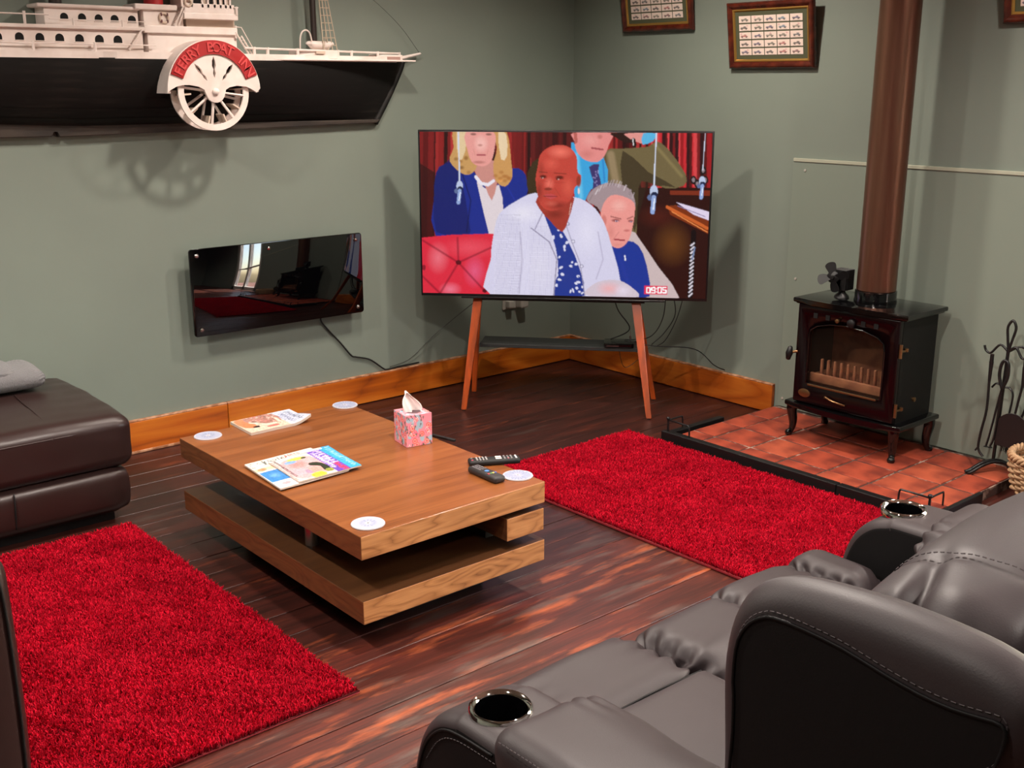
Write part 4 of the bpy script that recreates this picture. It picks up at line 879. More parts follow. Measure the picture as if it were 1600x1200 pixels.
MB(Tm).box((-bs+.0006, -bs+.0006, .0005), (bs-.0006, bs-.0006, bh-.0008)).build('carton', M('pink card', '#d88a98', .6), tb)
for k in range(4):
    R = Tm @ Matrix.Rotation(k*PI/2, 4, 'Z'); o3, u3, v3 = R @ Vector((-bs, -bs, bh)), R @ Vector((bs, -bs, bh)), R @ Vector((-bs, -bs, 0.001)); floral(30+k).mesh('printed_side', m_print, tb, o3, u3-o3, v3-o3)
cvt = floral(40); cvt.ell(26, 30, 14, 19, '#5c4248'); o3, u3, v3 = Tm @ Vector((-bs, bs, bh)), Tm @ Vector((bs, bs, bh)), Tm @ Vector((-bs, -bs, bh)); cvt.mesh('printed_top', m_print, tb, o3, u3-o3, v3-o3)
co = []; nu, nvv = 22, 20
for j in range(nvv):
    t = j/(nvv-1); h_ = t*.078
    for i in range(nu):
        s_ = i/(nu-1)*2-1; wdt = .030*(1-t)**.75+.012*math.sin(PI*t)+.001; x = s_*wdt-.006+t*-.010+.006*math.sin(3*t+1)
        y = .010*math.sin(s_*4+t*3)*(1-.6*t)+.004*math.sin(9*s_+5*t)+.006*t
        co.append(Tm @ Vector((x, y, bh-.004+h_-.010*abs(s_)**2*t)))
g_ = np.arange(nu*nvv).reshape(nvv, nu); q = np.stack([g_[:-1, :-1], g_[:-1, 1:], g_[1:, 1:], g_[1:, :-1]], -1).reshape(-1, 4)
tis = npmesh('tissue', np.array([tuple(v) for v in co]), q, m_tissue, tb, 180); sm = tis.modifiers.new('s', 'SOLIDIFY'); sm.thickness = .0012
# remotes and stylus
def remote(p0, p1, wd, th, label, kind, z=TT):
    p0, p1 = Vector(p0), Vector(p1); L = (p1-p0).length; a = math.atan2((p1-p0).y, (p1-p0).x); mid = (p0+p1)/2
    R = Matrix.Translation((mid.x, mid.y, z)) @ Matrix.Rotation(a, 4, 'Z'); r = empty('remote_control', (mid.x, mid.y, z), label, 'remote')
    MB(R).box((-L/2, -wd/2, .0008), (L/2, wd/2, th), min(.008, th*.4), 3).build('case', m_rubber if kind else m_blk, r, 50)
    def bt(x, y, w_, h_, col, nm='button', rd=False):
        m_ = bpy.data.materials.get('btn'+col) or M('btn'+col, col, .45)
        if rd: return MB(R).lathe([(w_/2, 0), (w_/2, .0016), (0, .002)], (x, y, th-.0004), 12).build(nm, m_, r, 50)
        return MB(R).box((x-w_/2, y-h_/2, th-.0004), (x+w_/2, y+h_/2, th+.0016), .0006, 1).build(nm, m_, r)
    if kind:   # dark grey one with coloured keys
        for i in range(5):
            for j in range(3): bt(-L/2+.016+i*.0095, (j-1)*.0105, .006, .007, '#6a6668')
        bt(-L/2+.075, 0, .016, .016, '#4c7cb4', rd=True); bt(-L/2+.075, 0, .008, .008, '#2a4a7c', rd=True)
        for j, c in enumerate(('#c84850', '#5a9860', '#d8c464', '#4c64b4')): bt(-L/2+.102, (1.5-j)*-.0088, .007, .0062, c)
        bt(-L/2+.092, .014, .005, .005, '#5a5658'); bt(-L/2+.092, -.014, .005, .005, '#5a5658')
    else:
        bt(-L/2+.012, -.010, .008, .009, '#b04858', rd=True); bt(-L/2+.012, .010, .007, .007, '#7a7678')
        for i in range(4):
            for j in range(3): bt(-L/2+.028+i*.0105, (j-1)*.0115, .0055, .008, '#a09c9c')
        for j in (-1, 1): bt(L/2-.072, j*.008, .020, .011, '#e0d4ce')
        for i in range(3):
            for j in range(3): bt(L/2-.052+i*.0115, (j-1)*.0115, .0055, .007, '#c07078' if (i, j) == (1, 0) else '#8c8888')
        for j in (-1, 0, 1): bt(L/2-.014, j*.011, .006, .008, '#d0cccc')
remote((-2.272, -1.915), (-2.122, -1.998), .044, .020, 'black remote control with white centre buttons, lying behind the grey one', 0)
remote((-2.297, -1.968), (-2.300, -2.112), .044, .022, 'grey rubbery remote control with red green yellow blue keys', 1, TT)
props(MB(Matrix.Translation((0, 0, 0))).box((-.055, -.006, 0), (.055, .006, .009), .002, rot=Matrix.Rotation(-1.34, 3, 'Z')).build('pen_case', m_blk), 'thin black pen case lying on the table behind the tissue box', 'pen')
bpy.data.objects['pen_case'].location = (-2.168, -1.640, TT+.0048)

# ================================================================== MODEL PADDLE STEAMER ON THE WALL
sp = empty('model_ship', (-2.3, -.02, 1.38), 'large wooden model paddle steamer, white upper decks over black hull, hung on wall', 'model ship')
XS = -4.15
def xb(z): return -1.165-.165*max(0, (1.667-z)/.28)**1.15
def hb(s): return .163 if s < .5 else .163*(1-((s-.5)/.5)**2.8)+.012
def zbot(s): return 1.398+.11*max(0, (.5-s)/.5)**1.4
def hpt(s, t):   # t 0 sheer .. 1 keel
    zb = zbot(s); z = 1.667-(1.667-zb)*t; y = hb(s)*(1-t**2.4)**.62*(1-.10*t)+.012
    return (XS+s*(xb(z)-XS), -y, z)
NS = 60
ts_ = [0, .13, .27, .42, .57, .72, .86, 1.]
for i, (ta, tb_) in enumerate(zip(ts_, ts_[1:])):
    b = MB(); bm = b.bm; R_ = []
    for k in range(NS+1):
        s = k/NS; row = []
        for q in range(4):
            t = ta+(tb_-ta)*q/3; p = hpt(s, min(t, .999)); row.append(bm.verts.new((p[0], p[1]-.0022*(1-q/3), p[2])))
        row.append(bm.verts.new((p[0], -.001, p[2])))
        R_.append(row)
    for A, B in zip(R_, R_[1:]):
        for q in range(4): bm.faces.new((A[q], A[q+1], B[q+1], B[q]))
        bm.faces.new((A[4], A[0], B[0], B[4]))
    b.build('hull_plank', m_hull, sp, 35)
def BX(px, off): return hit(px, 90, 'y', -off).x
def BP(px, py, off): return hit(px, py, 'y', -off)
MB().tube([(xb(z)+.004, -.014, z) for z in np.linspace(1.672, 1.385, 14)], .017, 8).build('stem', m_hull, sp, 60)
MB().prism([(XS, 1.375), (-2.86, 1.368), (-2.855, 1.392), (-2.835, 1.39), (-2.83, 1.366), (-2.0, 1.378), (-1.33, 1.386), (-1.31, 1.402), (-2.2, 1.405), (-2.7, 1.45), (XS, 1.56)], -.040, -.002, 'y', .004).build('keel_board', m_keel, sp)
MB().box((XS, -.170, 1.667), (-1.19, -.0, 1.674), .001).build('deck', m_white, sp)
# white bulwark following the sheer
b = MB(); bm = b.bm; R_ = []
for k in range(NS+1):
    s = k/NS*.985; p = hpt(s, 0); R_.append([bm.verts.new((p[0], p[1]-.004, 1.664)), bm.verts.new((p[0], p[1]-.004, 1.690)), bm.verts.new((p[0], p[1]+.006, 1.690)), bm.verts.new((p[0], p[1]+.006, 1.664))])
for A, B in zip(R_, R_[1:]):
    for q in range(4): bm.faces.new((A[q], A[(q+1) % 4], B[(q+1) % 4], B[q]))
b.build('bulwark', m_white, sp)
def shipbox(name, pxa, pxb, pya, pyb, off, back=.004, mat=m_white, bev=.002, drop=0):
    a, c = BP(pxa, pyb, off), BP(pxb, pya, off)
    return MB().box((a.x, -off, a.z-drop), (c.x, -back, c.z), bev).build(name, mat, sp)
def archwin(px, pyt, pyb, w_, off):
    a, c = BP(px-w_/2, pyb, off), BP(px+w_/2, pyt, off); cxm = (a.x+c.x)/2; r = (c.x-a.x)/2; zt = c.z-r
    pts = [(a.x, a.z), (c.x, a.z)]+[(cxm+r*math.cos(t), zt+r*math.sin(t)) for t in np.linspace(0, PI, 9)]
    MB().prism(pts, -off-.0006, -off+.004, 'y').build('window', m_dark, sp)
    MB().box((a.x-.002, -off-.003, a.z-.003), (c.x+.002, -off+.001, a.z), .0005, 1).build('window_sill', m_white, sp)
# lower house
a = BP(222, 44, .15); MB().box((XS+.2, -.15, 1.67), (a.x, -.004, BP(100, 44, .15).z), .002).build('lower_deckhouse', m_white, sp)
zr = BP(60, 42, .15).z
MB().box((XS+.15, -.165, zr-.004), (BX(232, .165), -.002, zr+.010), .003).build('lower_roof', m_white, sp)
for px, py in ((-4, 56), (30, 56.5), (62, 57.5), (93, 58.5), (124, 59.5), (155, 60.5), (184, 61.5)): archwin(px, py-6, py+5.5, 12.5, .15)
# upper house
u0 = BP(71, 46, .11)
zt = BP(120, 12, .11).z
MB().box((u0.x, -.11, zr+.008), (BX(221, .11), -.01, zt), .002).build('upper_deckhouse', m_white, sp)
MB().box((BX(66, .125), -.125, zt-.002), (BX(226, .125), -.004, zt+.012), .006, 3).build('upper_roof', m_white, sp)
for px, py in ((100, 25.5), (128, 26.5), (154, 28), (179, 29), (206, 30)): archwin(px, py-5.5, py+5, 11.5, .11)
def rail(pts, posts, r=.0028, z0=None, name='railing'):
    b = MB(); b.tube(pts, r, 6)
    for p in posts: b.tube([(p[0], p[1], z0 if z0 else p[2]-.03), (p[0], p[1], p[2]+.004)], r*1.9, 6)
    return b.build(name, m_white, sp, 50)
zz_ = zr+.045
rail([(XS+.2, -.16, zz_), (u0.x, -.16, zz_)], [(BX(-60, .16), -.16, zz_+.006), (BX(45, .16), -.16, zz_+.006)], z0=zr)
rail([(u0.x, -.162, zr+.030), (BX(232, .162), -.162, zr+.030)], [(BX(120, .162), -.162, zr+.03), (BX(196, .162), -.162, zr+.03)], .0018, z0=zr)
z1 = 1.716
rail([(XS+.2, -.169, z1), (BX(245, .169), -.169, z1)], [(BX(q, .169), -.169, z1+.004) for q in (-40, 54, 150)], .0028, z0=1.68)
# midship block
shipbox('midship_house', 233, 369, 50, 88, .15)
shipbox('midship_deck', 226, 371, 44, 51, .165, bev=.003)
shipbox('forward_house', 226, 285, 13, 50, .12); shipbox('forward_roof', 211, 277, 8, 14, .135, bev=.004)
lb_ = BP(256, 28, .122); MB(Matrix.Translation((lb_.x, -.124, lb_.z)) @ Matrix.Rotation(PI/2, 4, 'X')).tube([(.018*math.cos(t), .018*math.sin(t), 0) for t in np.linspace(0, 2*PI, 24)[:-1]], .0055, 8, True).build('lifebuoy', m_offw, sp, 60)
b = MB()
for k in range(4):
    t = PI/4+k*PI/2; b.box((lb_.x+.018*math.cos(t)-.003, -.131, lb_.z+.018*math.sin(t)-.006), (lb_.x+.018*math.cos(t)+.003, -.117, lb_.z+.018*math.sin(t)+.006), .001)
b.build('lifebuoy_band', M('maroon band', '#5c3034', .5), sp)
fu = BP(242, 5, .09); MB().lathe([(0, 0), (.038, 0), (.038, .22), (0, .22)], (fu.x, -.075, BP(242, 10, .09).z), 24).build('funnel', m_red, sp, 40)
def ladder(px0, py0, px1, py1, off, w_=.03, n=8):
    a, c = BP(px0, py0, off), BP(px1, py1, off); b = MB()
    for dy in (0, w_): b.tube([(a.x, -off+dy, a.z), (c.x, -off+dy, c.z)], .0035, 5)
    for k in range(n):
        t = (k+.5)/n; b.box((a.x+(c.x-a.x)*t-.004, -off, a.z+(c.z-a.z)*t-.0012), (a.x+(c.x-a.x)*t+.006, -off+w_, a.z+(c.z-a.z)*t+.0012))
    return b.build('ladder', m_white, sp)
ladder(270, 48, 288, 6, .15); ladder(276, 48, 291, 8, .15, .002, 2); ladder(202, 78, 222, 46, .168); ladder(377, 56, 398, 92, .16); ladder(368, 50, 392, 90, .165, .002, 2)
# bridge / wheelhouse
shipbox('bridge_floor', 288, 372, 23, 29, .16, bev=.003)
shipbox('bridge_under', 292, 366, 29, 50, .12, mat=m_offw)
shipbox('bridge_panel', 289, 366, 8, 24, .155); 
a, c = BP(305, -14, .155), BP(366, 9, .155)
for px in (291, 306, 322, 331, 341, 350, 358, 365):
    q = BX(px, .155); MB().box((q-.004, -.155, c.z-.012), (q+.004, -.143, c.z+.09)).build('window_post', m_white, sp)
for pa, pb in ((309, 321), (331, 338), (345, 350), (354, 358)):
    MB().box((BX(pa, .15), -.150, c.z-.002), (BX(pb, .15), -.146, c.z+.07)).build('window', m_dark, sp)
MB().box((BX(292, .14), -.145, c.z-.01), (BX(307, .14), -.02, c.z+.10)).build('wheelhouse_wall', m_white, sp)
MB().box((BX(292, .03), -.03, c.z-.01), (BX(366, .03), -.005, c.z+.10)).build('wheelhouse_back', m_offw, sp)
q = BP(294, 4, .157); MB(Matrix.Translation((q.x, -.157, q.z)) @ Matrix.Rotation(PI/2, 4, 'X')).tube([(.014*math.cos(t), .014*math.sin(t), 0) for t in np.linspace(0, 2*PI, 20)[:-1]], .0045, 7, True).build('lifebuoy', m_offw, sp, 60)
rail([BP(366, 12, .16), BP(372, 12, .16)], [BP(369, 12, .16)], .003, None)
b = MB(); p1, p2, p3, p4 = BP(369, 42, .16), BP(377, 43, .16), BP(395, 75, .16), BP(396, 90, .16); b.tube([BP(368, 40, .16), BP(369, 60, .16)], .004, 5); b.tube([p1, p2, p3, p4], .0022, 5); b.build('handrail', m_white, sp)
# paddle box and wheel
pc = BP(336, 142.5, .27); cx0, cz0 = pc.x, pc.z
def PP(px, py): q = BP(px, py, .27); return (q.x, q.z)
arc = [(cx0+.203*math.cos(t), cz0+.203*math.sin(t)) for t in np.linspace(.05, PI-.10, 34)]
low = [PP(252+9, 146), PP(265, 141), PP(274, 135.5), PP(285, 132.5), PP(297, 132.5), PP(310, 135), PP(319, 140)]
hub = [(cx0+.042*math.cos(t), cz0-.004+.042*math.sin(t)) for t in np.linspace(PI*1.06, PI*1.94, 10)]
low2 = [PP(352, 140), PP(358, 136), PP(370, 133.5), PP(384, 135), PP(392, 139), PP(400.5, 145)]
face = arc+low+hub+low2
pbx = MB().prism(face, -.275, -.262, 'y', .001).build('paddle_box_face', m_white, sp, 30)
drum = [(cx0+.200*math.cos(t), cz0+.200*math.sin(t)) for t in np.linspace(-.02, PI+.04, 34)]
drumi = [(cx0+.188*math.cos(t), cz0+.188*math.sin(t)) for t in np.linspace(PI+.04, -.02, 34)]
MB().prism(drum+drumi, -.264, -.150, 'y').build('paddle_box_drum', m_white, sp, 30)
for ang in (90, 128, 52):
    t = math.radians(ang); U = (math.cos(t), math.sin(t)); N_ = (-U[1], U[0])
    prof = [(.052, 0), (.070, .006), (.085, .003), (.100, .0085), (.118, .007), (.136, 0)]
    pts = [(cx0+U[0]*r_+N_[0]*w_, cz0+U[1]*r_+N_[1]*w_) for r_, w_ in prof]+[(cx0+U[0]*r_-N_[0]*w_, cz0+U[1]*r_-N_[1]*w_) for r_, w_ in prof[::-1][1:-1]]
    boolcut(pbx, MB().prism(pts, -.3, -.255, 'y').build('tmp', m_dark))
m_ = M('dark paddle box lining', '#15110f', .9)
MB().prism([(cx0+.185*math.cos(t), cz0+.185*math.sin(t)) for t in np.linspace(.02, PI-.02, 24)], -.195, -.190, 'y').build('paddle_box_lining', m_, sp)
bo = [(cx0+.199*math.cos(t), cz0+.199*math.sin(t)) for t in np.linspace(.33, 2.80, 34)]; bi = [(cx0+.145*math.cos(t), cz0+.145*math.sin(t)) for t in np.linspace(2.80, .33, 34)]
nb = MB().prism(bo+bi, -.281, -.274, 'y', .0012).build('name_band', m_red, sp, 30)
MB(Matrix.Translation((cx0, -.275, cz0-.002)) @ Matrix.Rotation(PI/2, 4, 'X')).lathe([(.014, 0), (.014, .006), (.008, .012), (0, .013)], seg=16).build('hub_bolt', m_white, sp, 40)
txt = 'FERRY BOAT INN'; angs = np.linspace(2.68, .47, len(txt))
for ch, t in zip(txt, angs):
    if ch == ' ': continue
    cu = bpy.data.curves.new('letter', 'FONT'); cu.body = ch; cu.size = .054; cu.extrude = .0022; cu.offset = .0006; cu.align_x = 'CENTER'
    ob = bpy.data.objects.new('tmp', cu); COL.objects.link(ob); bpy.context.view_layer.update()
    me = bpy.data.meshes.new_from_object(ob.evaluated_get(bpy.context.evaluated_depsgraph_get())); bpy.data.objects.remove(ob)
    A = Matrix.Translation((cx0+.154*math.cos(t), -.2825, cz0+.154*math.sin(t))) @ Matrix.Rotation(-(t-PI/2), 4, 'Y') @ Matrix.Rotation(PI/2, 4, 'X')
    me.transform(A); finish('letter', me, m_redtext, nb)
zw = cz0-.002; RW = .155; pwl = []
for nm, yy0, yy1 in (('wheel_rim', -.262, -.252), ('wheel_rim', -.192, -.182)):
    o = [(cx0+.0+RW*math.cos(t), zw+RW*math.sin(t)) for t in np.linspace(0, 2*PI, 49)[:-1]]
    b = MB(); bm = b.bm; L_ = []
    for k in range(48):
        t = 2*PI*k/48; L_.append([bm.verts.new((cx0+r_*math.cos(t), y_, zw+r_*math.sin(t))) for r_, y_ in ((RW, yy0), (RW, yy1), (RW-.025, yy1), (RW-.025, yy0))])
    for k in range(48):
        A, B = L_[k], L_[(k+1) % 48]
        for q in range(4): bm.faces.new((A[q], A[(q+1) % 4], B[(q+1) % 4], B[q]))
    b.build(nm, m_white, sp, 40)
    for k in range(8):
        t = PI*1.5-.13+2*PI*k/8-(.10 if yy0 > -.2 else 0); ym = (yy0+yy1)/2
        MB().tube([(cx0+.02*math.cos(t), ym, zw+.02*math.sin(t)), (cx0+(RW-.02)*math.cos(t), ym, zw+(RW-.02)*math.sin(t))], .0058, 6).build('spoke', m_white, sp, 60)
for k in range(10):
    t = PI*1.5+.4+2*PI*k/10; A = Matrix.Translation((cx0+(RW-.035)*math.cos(t), -.222, zw+(RW-.035)*math.sin(t))) @ Matrix.Rotation(-t, 4, 'Y')
    MB(A).box((-.022, -.034, -.003), (.016, .034, .003)).build('paddle', m_offw, sp)
MB().tube([(cx0, -.27, zw), (cx0, -.1, zw)], .012, 10).build('axle', m_offw, sp, 60)
# foredeck
zf = BP(440, 74, .13).z
def yh(px):    # sheer half breadth at this pixel column
    off = .13
    for _ in range(6):
        x = BP(px, 85, off).x; s = (x-XS)/(xb(1.667)-XS); off = hb(min(s, 1))+.01
    return off
pr = []; po = []
for px in range(382, 631, 12): o_ = yh(px); q = BP(px, 75+(px-382)*.036, o_); pr.append((q.x, -o_, q.z))
for px in (397, 418, 465, 528, 549, 590, 624): o_ = yh(px); q = BP(px, 75+(px-382)*.036, o_); po.append((q.x, -o_, q.z))
b = MB(); b.tube(pr, .0048, 7)
for q in po: b.tube([(q[0], q[1], 1.685), (q[0], q[1], q[2]+.006)], .007, 7)
b.build('foredeck_railing', m_white, sp, 50)
o_ = yh(500); a, c = BP(464, 96, o_), BP(528, 79, o_); MB().box((a.x, -o_, 1.675), (c.x, -o_+.07, c.z), .003).build('foredeck_locker', m_white, sp)
a, c = BP(494, 84, o_+.01), BP(508, 80, o_+.01); MB().box((a.x, -o_-.012, a.z), (c.x, -o_, c.z), .001).build('cleat', m_offw, sp)
q = BP(500, 70, .10); L_ = BP(522, 70, .10).x-BP(478, 70, .10).x
def boat(P, pos, N): 
    pos = pos.copy(); t = np.abs(P[:, 0]); pos[:, 1] *= (1-.55*t**3); pos[:, 2] = np.where(P[:, 2] < 0, pos[:, 2]*(1-.4*t**3), pos[:, 2]*.7+.002*t); pos[:, 0] *= np.where(P[:, 2] < 0, .86, 1); return pos
soft('lifeboat', (q.x, -.10, q.z), (L_, .055, .044), (.03, .026, .020), m_white, sp, 14, boat)
b = MB(); b.tube(cat([BP(469, 78, .12), BP(469, 60, .12), BP(472, 50, .12), BP(478, 47, .12), BP(484, 52, .12), BP(487, 64, .12)], 5), .0035, 6).build('davit', m_white, sp, 60)
m1, m2_ = BP(491, 62, .08), BP(488, -40, .08); MB().tube([(m1.x, -.08, 1.68), (m1.x-.003, -.08, 2.3)], .0135, 10).build('fore_mast', m_mast, sp, 60)
m1 = BP(88, 8, .07); MB().tube([(m1.x, -.06, zt), (m1.x, -.06, 2.35)], .024, 10).build('main_mast', m_mast, sp, 60)
b = MB(); mx_ = BX(491, .08)
for k, (pb, yb_) in enumerate(((506, .13), (513, .125), (520, .12), (527, .115))):
    q = BP(pb, 79, yb_); e_ = Vector((mx_+.012, -.085, 2.28)); b.tube([q, e_], .0026, 5)
for j in range(16):
    t = .04+j*.056; p0_, p1_ = [Vector(BP(pb, 79, yb_)).lerp(Vector((mx_+.012, -.085, 2.28)), t) for pb, yb_ in ((506, .13), (527, .115))]; b.tube([p0_, p1_], .0019, 4)
b.tube([BP(506, 79, .13), BP(509, 52, .13), BP(506, 20, .11)], .0016, 4)
b.build('rigging', m_rope, sp)
o_ = yh(605); a, c = BP(577, 98, o_), BP(627, 86, o_-.006)
MB().box((a.x, -o_-.006, 1.668), (c.x, -o_+.006, c.z), .003).build('bow_name_plate', m_white, sp)
MB().box((a.x+.03, -o_-.0075, 1.677), (c.x-.015, -o_-.0055, c.z-.009), .0008).build('plate_recess', M('faded brown panel', '#a8857c', .6), sp)
b0_ = BP(622, 92, .05); b1_ = BP(656, 84, .03); MB().tube([b0_, b1_], [.010, .0055], 8).lathe([(0, -.006), (.008, 0), (0, .006)], (b1_.x, b1_.y, b1_.z), 10).build('bowsprit', m_white, sp, 60)
MB().tube(cat([b1_, BP(630, 47, .03), BP(600, 15, .04), BP(560, -20, .05)], 6), .0009, 4).build('stay_wire', m_dark, sp)

# ================================================================== RUGS
def rug(x0, x1, y0, y1, ang, label, seed, n):
    c = Vector(((x0+x1)/2, (y0+y1)/2, 0)); r = empty('shaggy_rug', c, label, 'rug')
    R = Matrix.Translation(c) @ Matrix.Rotation(ang, 4, 'Z'); hx, hy = (x1-x0)/2, (y1-y0)/2
    MB(R).box((-hx, -hy, .0012), (hx, hy, .007), .002).build('backing', m_rugback, r)
    MB(R).tube([(-hx, -hy, .006), (hx, -hy, .006), (hx, hy, .006), (-hx, hy, .006)], .0052, 6, True).build('bound_edge', m_rugback, r, 60)
    q = np.random.default_rng(seed); px = q.uniform(-hx, hx, n); py = q.uniform(-hy, hy, n)
    P3 = np.stack([px, py, 0*px], 1); nx = fbm(P3, 16, 3)+.6*fbm(P3, 45, 1); ny = fbm(P3, 15, 9)+.6*fbm(P3, 43, 7)
    ln = q.uniform(.015, .023, n)*(1+.12*fbm(P3, 30, 2)); th = q.uniform(0, 2*PI, n)
    lx = .13*nx+.62*np.cos(th)*q.random(n); ly = .13*ny+.62*np.sin(th)*q.random(n)
    ph = q.uniform(0, PI, n); w = q.uniform(.0013, .0023, n); wx, wy = np.cos(ph)*w, np.sin(ph)*w
    b = np.stack([px, py, np.full(n, .006)], 1); mid = b+np.stack([lx*ln*.35, ly*ln*.35, ln*.62], 1); tip = b+np.stack([lx*ln, ly*ln, ln*(1-.25*(lx**2+ly**2))], 1)
    wv = np.stack([wx, wy, 0*wx], 1)
    co = np.stack([b-wv*.8, b+wv*.8, mid+wv, tip+wv*.35, tip-wv*.35, mid-wv], 1).reshape(-1, 3)
    M3 = np.array(R.to_3x3()); co = co@M3.T+np.array([c.x, c.y, 0])
    i = np.arange(n)*6; f = np.concatenate([np.stack([i, i+1, i+2, i+5], 1), np.stack([i+5, i+2, i+3, i+4], 1)])
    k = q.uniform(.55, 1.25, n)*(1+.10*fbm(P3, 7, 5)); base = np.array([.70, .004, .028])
    cc = np.repeat((base[None]*k[:, None])[:, None, :], 6, 1); cc[:, 0:2] *= .12; cc[:, [2, 5]] *= .6  # roots and middles darkened, shade between tufts put into the colour
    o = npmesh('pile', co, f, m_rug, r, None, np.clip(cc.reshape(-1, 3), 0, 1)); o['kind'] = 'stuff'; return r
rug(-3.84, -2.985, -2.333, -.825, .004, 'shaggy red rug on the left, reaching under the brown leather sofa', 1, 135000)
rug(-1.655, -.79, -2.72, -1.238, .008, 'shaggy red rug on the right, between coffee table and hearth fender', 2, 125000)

# ================================================================== BROWN CHAISE SOFA
so2 = empty('chaise_sofa', (-3.9, -1.2, 0), 'dark brown leather chaise sofa at the left edge, one end against the green wall', 'sofa')
def chz(P, pos, N):
    p = pos.copy(); up = np.clip(P[:, 2], 0, 1); p[:, 2] += up*.012*(1-np.clip(np.abs(P[:, 1]), 0, 1)**2)
    e = np.clip((P[:, 0]-.55)/.45, 0, 1); p += N*(.0022*fbm(p, 26, 1)*(.3+e))[:, None]; p[:, 2] -= up*.008*e**2; return p
soft('chaise_cushion', (-3.812, -.39, .312), (1.785, .745, .205), (.055, .055, .05), m_brown, so2, 44, chz)
soft('chaise_base', (-3.835, -.385, .128), (1.765, .742, .176), (.03, .03, .045), m_brown, so2, 26, lambda P, p, N: p+N*(.010*(1-P[:, 2:3]**2)))
MB().box((-4.6, -.70, .0), (-3.0, -.06, .06)).build('plinth', m_blk, so2)
seam('piping', [(-4.4, -.757, .372), (-3.6, -.760, .372), (-3.03, -.757, .370), (-2.945, -.735, .368), (-2.922, -.68, .37), (-2.919, -.3, .372), (-2.92, -.04, .372)], .0035, m_brown, so2)
seam('piping', [(-3.19, -.30, .4285), (-3.20, -.42, .4285), (-3.203, -.55, .4245), (-3.206, -.65, .4175), (-3.209, -.71, .409), (-3.211, -.745, .392), (-3.212, -.764, .368)], .0028, m_brown, so2)
seam('piping', [(-3.36, -.765, .205), (-3.363, -.770, .14), (-3.365, -.762, .075)], .003, m_blk, so2)
soft('seat_cushion', (-4.28, -1.42, .36), (.92, 1.28, .20), (.05, .05, .07), m_brown, so2, 24)
soft('seat_base', (-4.28, -1.42, .17), (.90, 1.30, .2), (.03, .03, .04), m_brown, so2, 12)
soft('backrest', (-4.86, -1.2, .50), (.26, 2.3, .70), (.09, .06, .1), m_brown, so2, 20)
def armf(P, p, N): p = p.copy(); p += N*(.006*(1-np.abs(P[:, 2:3])**2)); return p
soft('arm', (-4.325, -2.21, .354), (1.03, .255, .593), (.045, .03, .055), m_brown, so2, 26, armf)
seam('piping', [(-3.826, -2.333, .07), (-3.822, -2.339, .3), (-3.828, -2.337, .575), (-3.856, -2.335, .627), (-3.93, -2.335, .637), (-4.4, -2.335, .639)], .0032, m_blk, so2)
# throw
def knit(P, p, N):
    p = p.copy(); p += N*(.0022*np.sin(p[:, 0]*330)*np.sin((p[:, 2]+p[:, 1])*330))[:, None]; p[:, 2] += .006*fbm(p, 14, 2)*(P[:, 2] > 0); return p
th_ = empty('folded_throw', (-3.25, -.2, .43), 'folded light grey woven throw lying on the brown leather chaise', 'blanket')
soft('lower_fold', (-3.345, -.172, .4725), (.575, .27, .076), (.05, .055, .037), m_blanket, th_, 60, knit)
soft('upper_fold', (-3.42, -.165, .508), (.52, .25, .040), (.06, .07, .019), m_blanket, th_, 44, knit)

# ================================================================== BLACK RECLINER SOFA
rs_ = empty('recliner_sofa', (-2.73, -3.68, 0), 'black leather two seat recliner sofa with cup holders in both arms, seen from behind', 'sofa')
L, LS = m_leather, m_leathershade
AX = [(-3.437, -3.262), (-2.165, -1.988)]
MB().box((-3.40, -4.12, .03), (-2.05, -3.22, .30), .02).build('base', m_blk, rs_)
def extr(x0, x1, P_, nm, ins_, mat, k=5):
    """closed profile (y,z) extruded along x with soft rounded rims"""
    pts = [(v.x, v.y) for v in cat([(a, b_, 0) for a, b_ in P_], k)]; n = len(pts); C0 = np.array(pts).mean(0); nr = []
    for j in range(n):
        a, c = np.array(pts[j-1]), np.array(pts[(j+1) % n]); t = c-a; t /= np.linalg.norm(t)+1e-9; nn = np.array([-t[1], t[0]])
        if nn@(np.array(pts[j])-C0) < 0: nn = -nn
        nr.append(nn)
    w2 = (x1-x0)/2; xm = (x0+x1)/2; r_ = min(w2, ins_*1.25); b = MB(); bm = b.bm; rings = []; prof_ = []
    for q in range(7): th = PI/2*q/6; prof_.append((-w2+r_*(1-math.sin(th)), ins_*(1-math.cos(PI/2-th))))
    prof_ = [(-w2+r_*(1-math.cos(PI/2*q/6)), ins_*(1-math.sin(PI/2*q/6))) for q in range(7)]
    prof_ += [(-x, i_) for x, i_ in prof_[::-1]]
    for dx, i_ in prof_: rings.append([bm.verts.new((xm+dx, pts[j][0]-nr[j][0]*i_, pts[j][1]-nr[j][1]*i_)) for j in range(n)])
    for A, B in zip(rings, rings[1:]):
        for j in range(n): bm.faces.new((A[j], A[(j+1) % n], B[(j+1) % n], B[j]))
    bm.faces.new(rings[0][::-1]); bm.faces.new(rings[-1])
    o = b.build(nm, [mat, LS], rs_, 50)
    for p in o.data.polygons: p.material_index = 1 if abs(p.normal.x) > .985 and nm == 'arm' else 0  # arm sides take the shaded leather copy
    return o, pts, nr
ARMP = [(-3.88, .04), (-3.27, .04), (-3.232, .10), (-3.216, .30), (-3.222, .42), (-3.245, .51), (-3.285, .565), (-3.34, .593), (-3.42, .601), (-3.88, .601)]
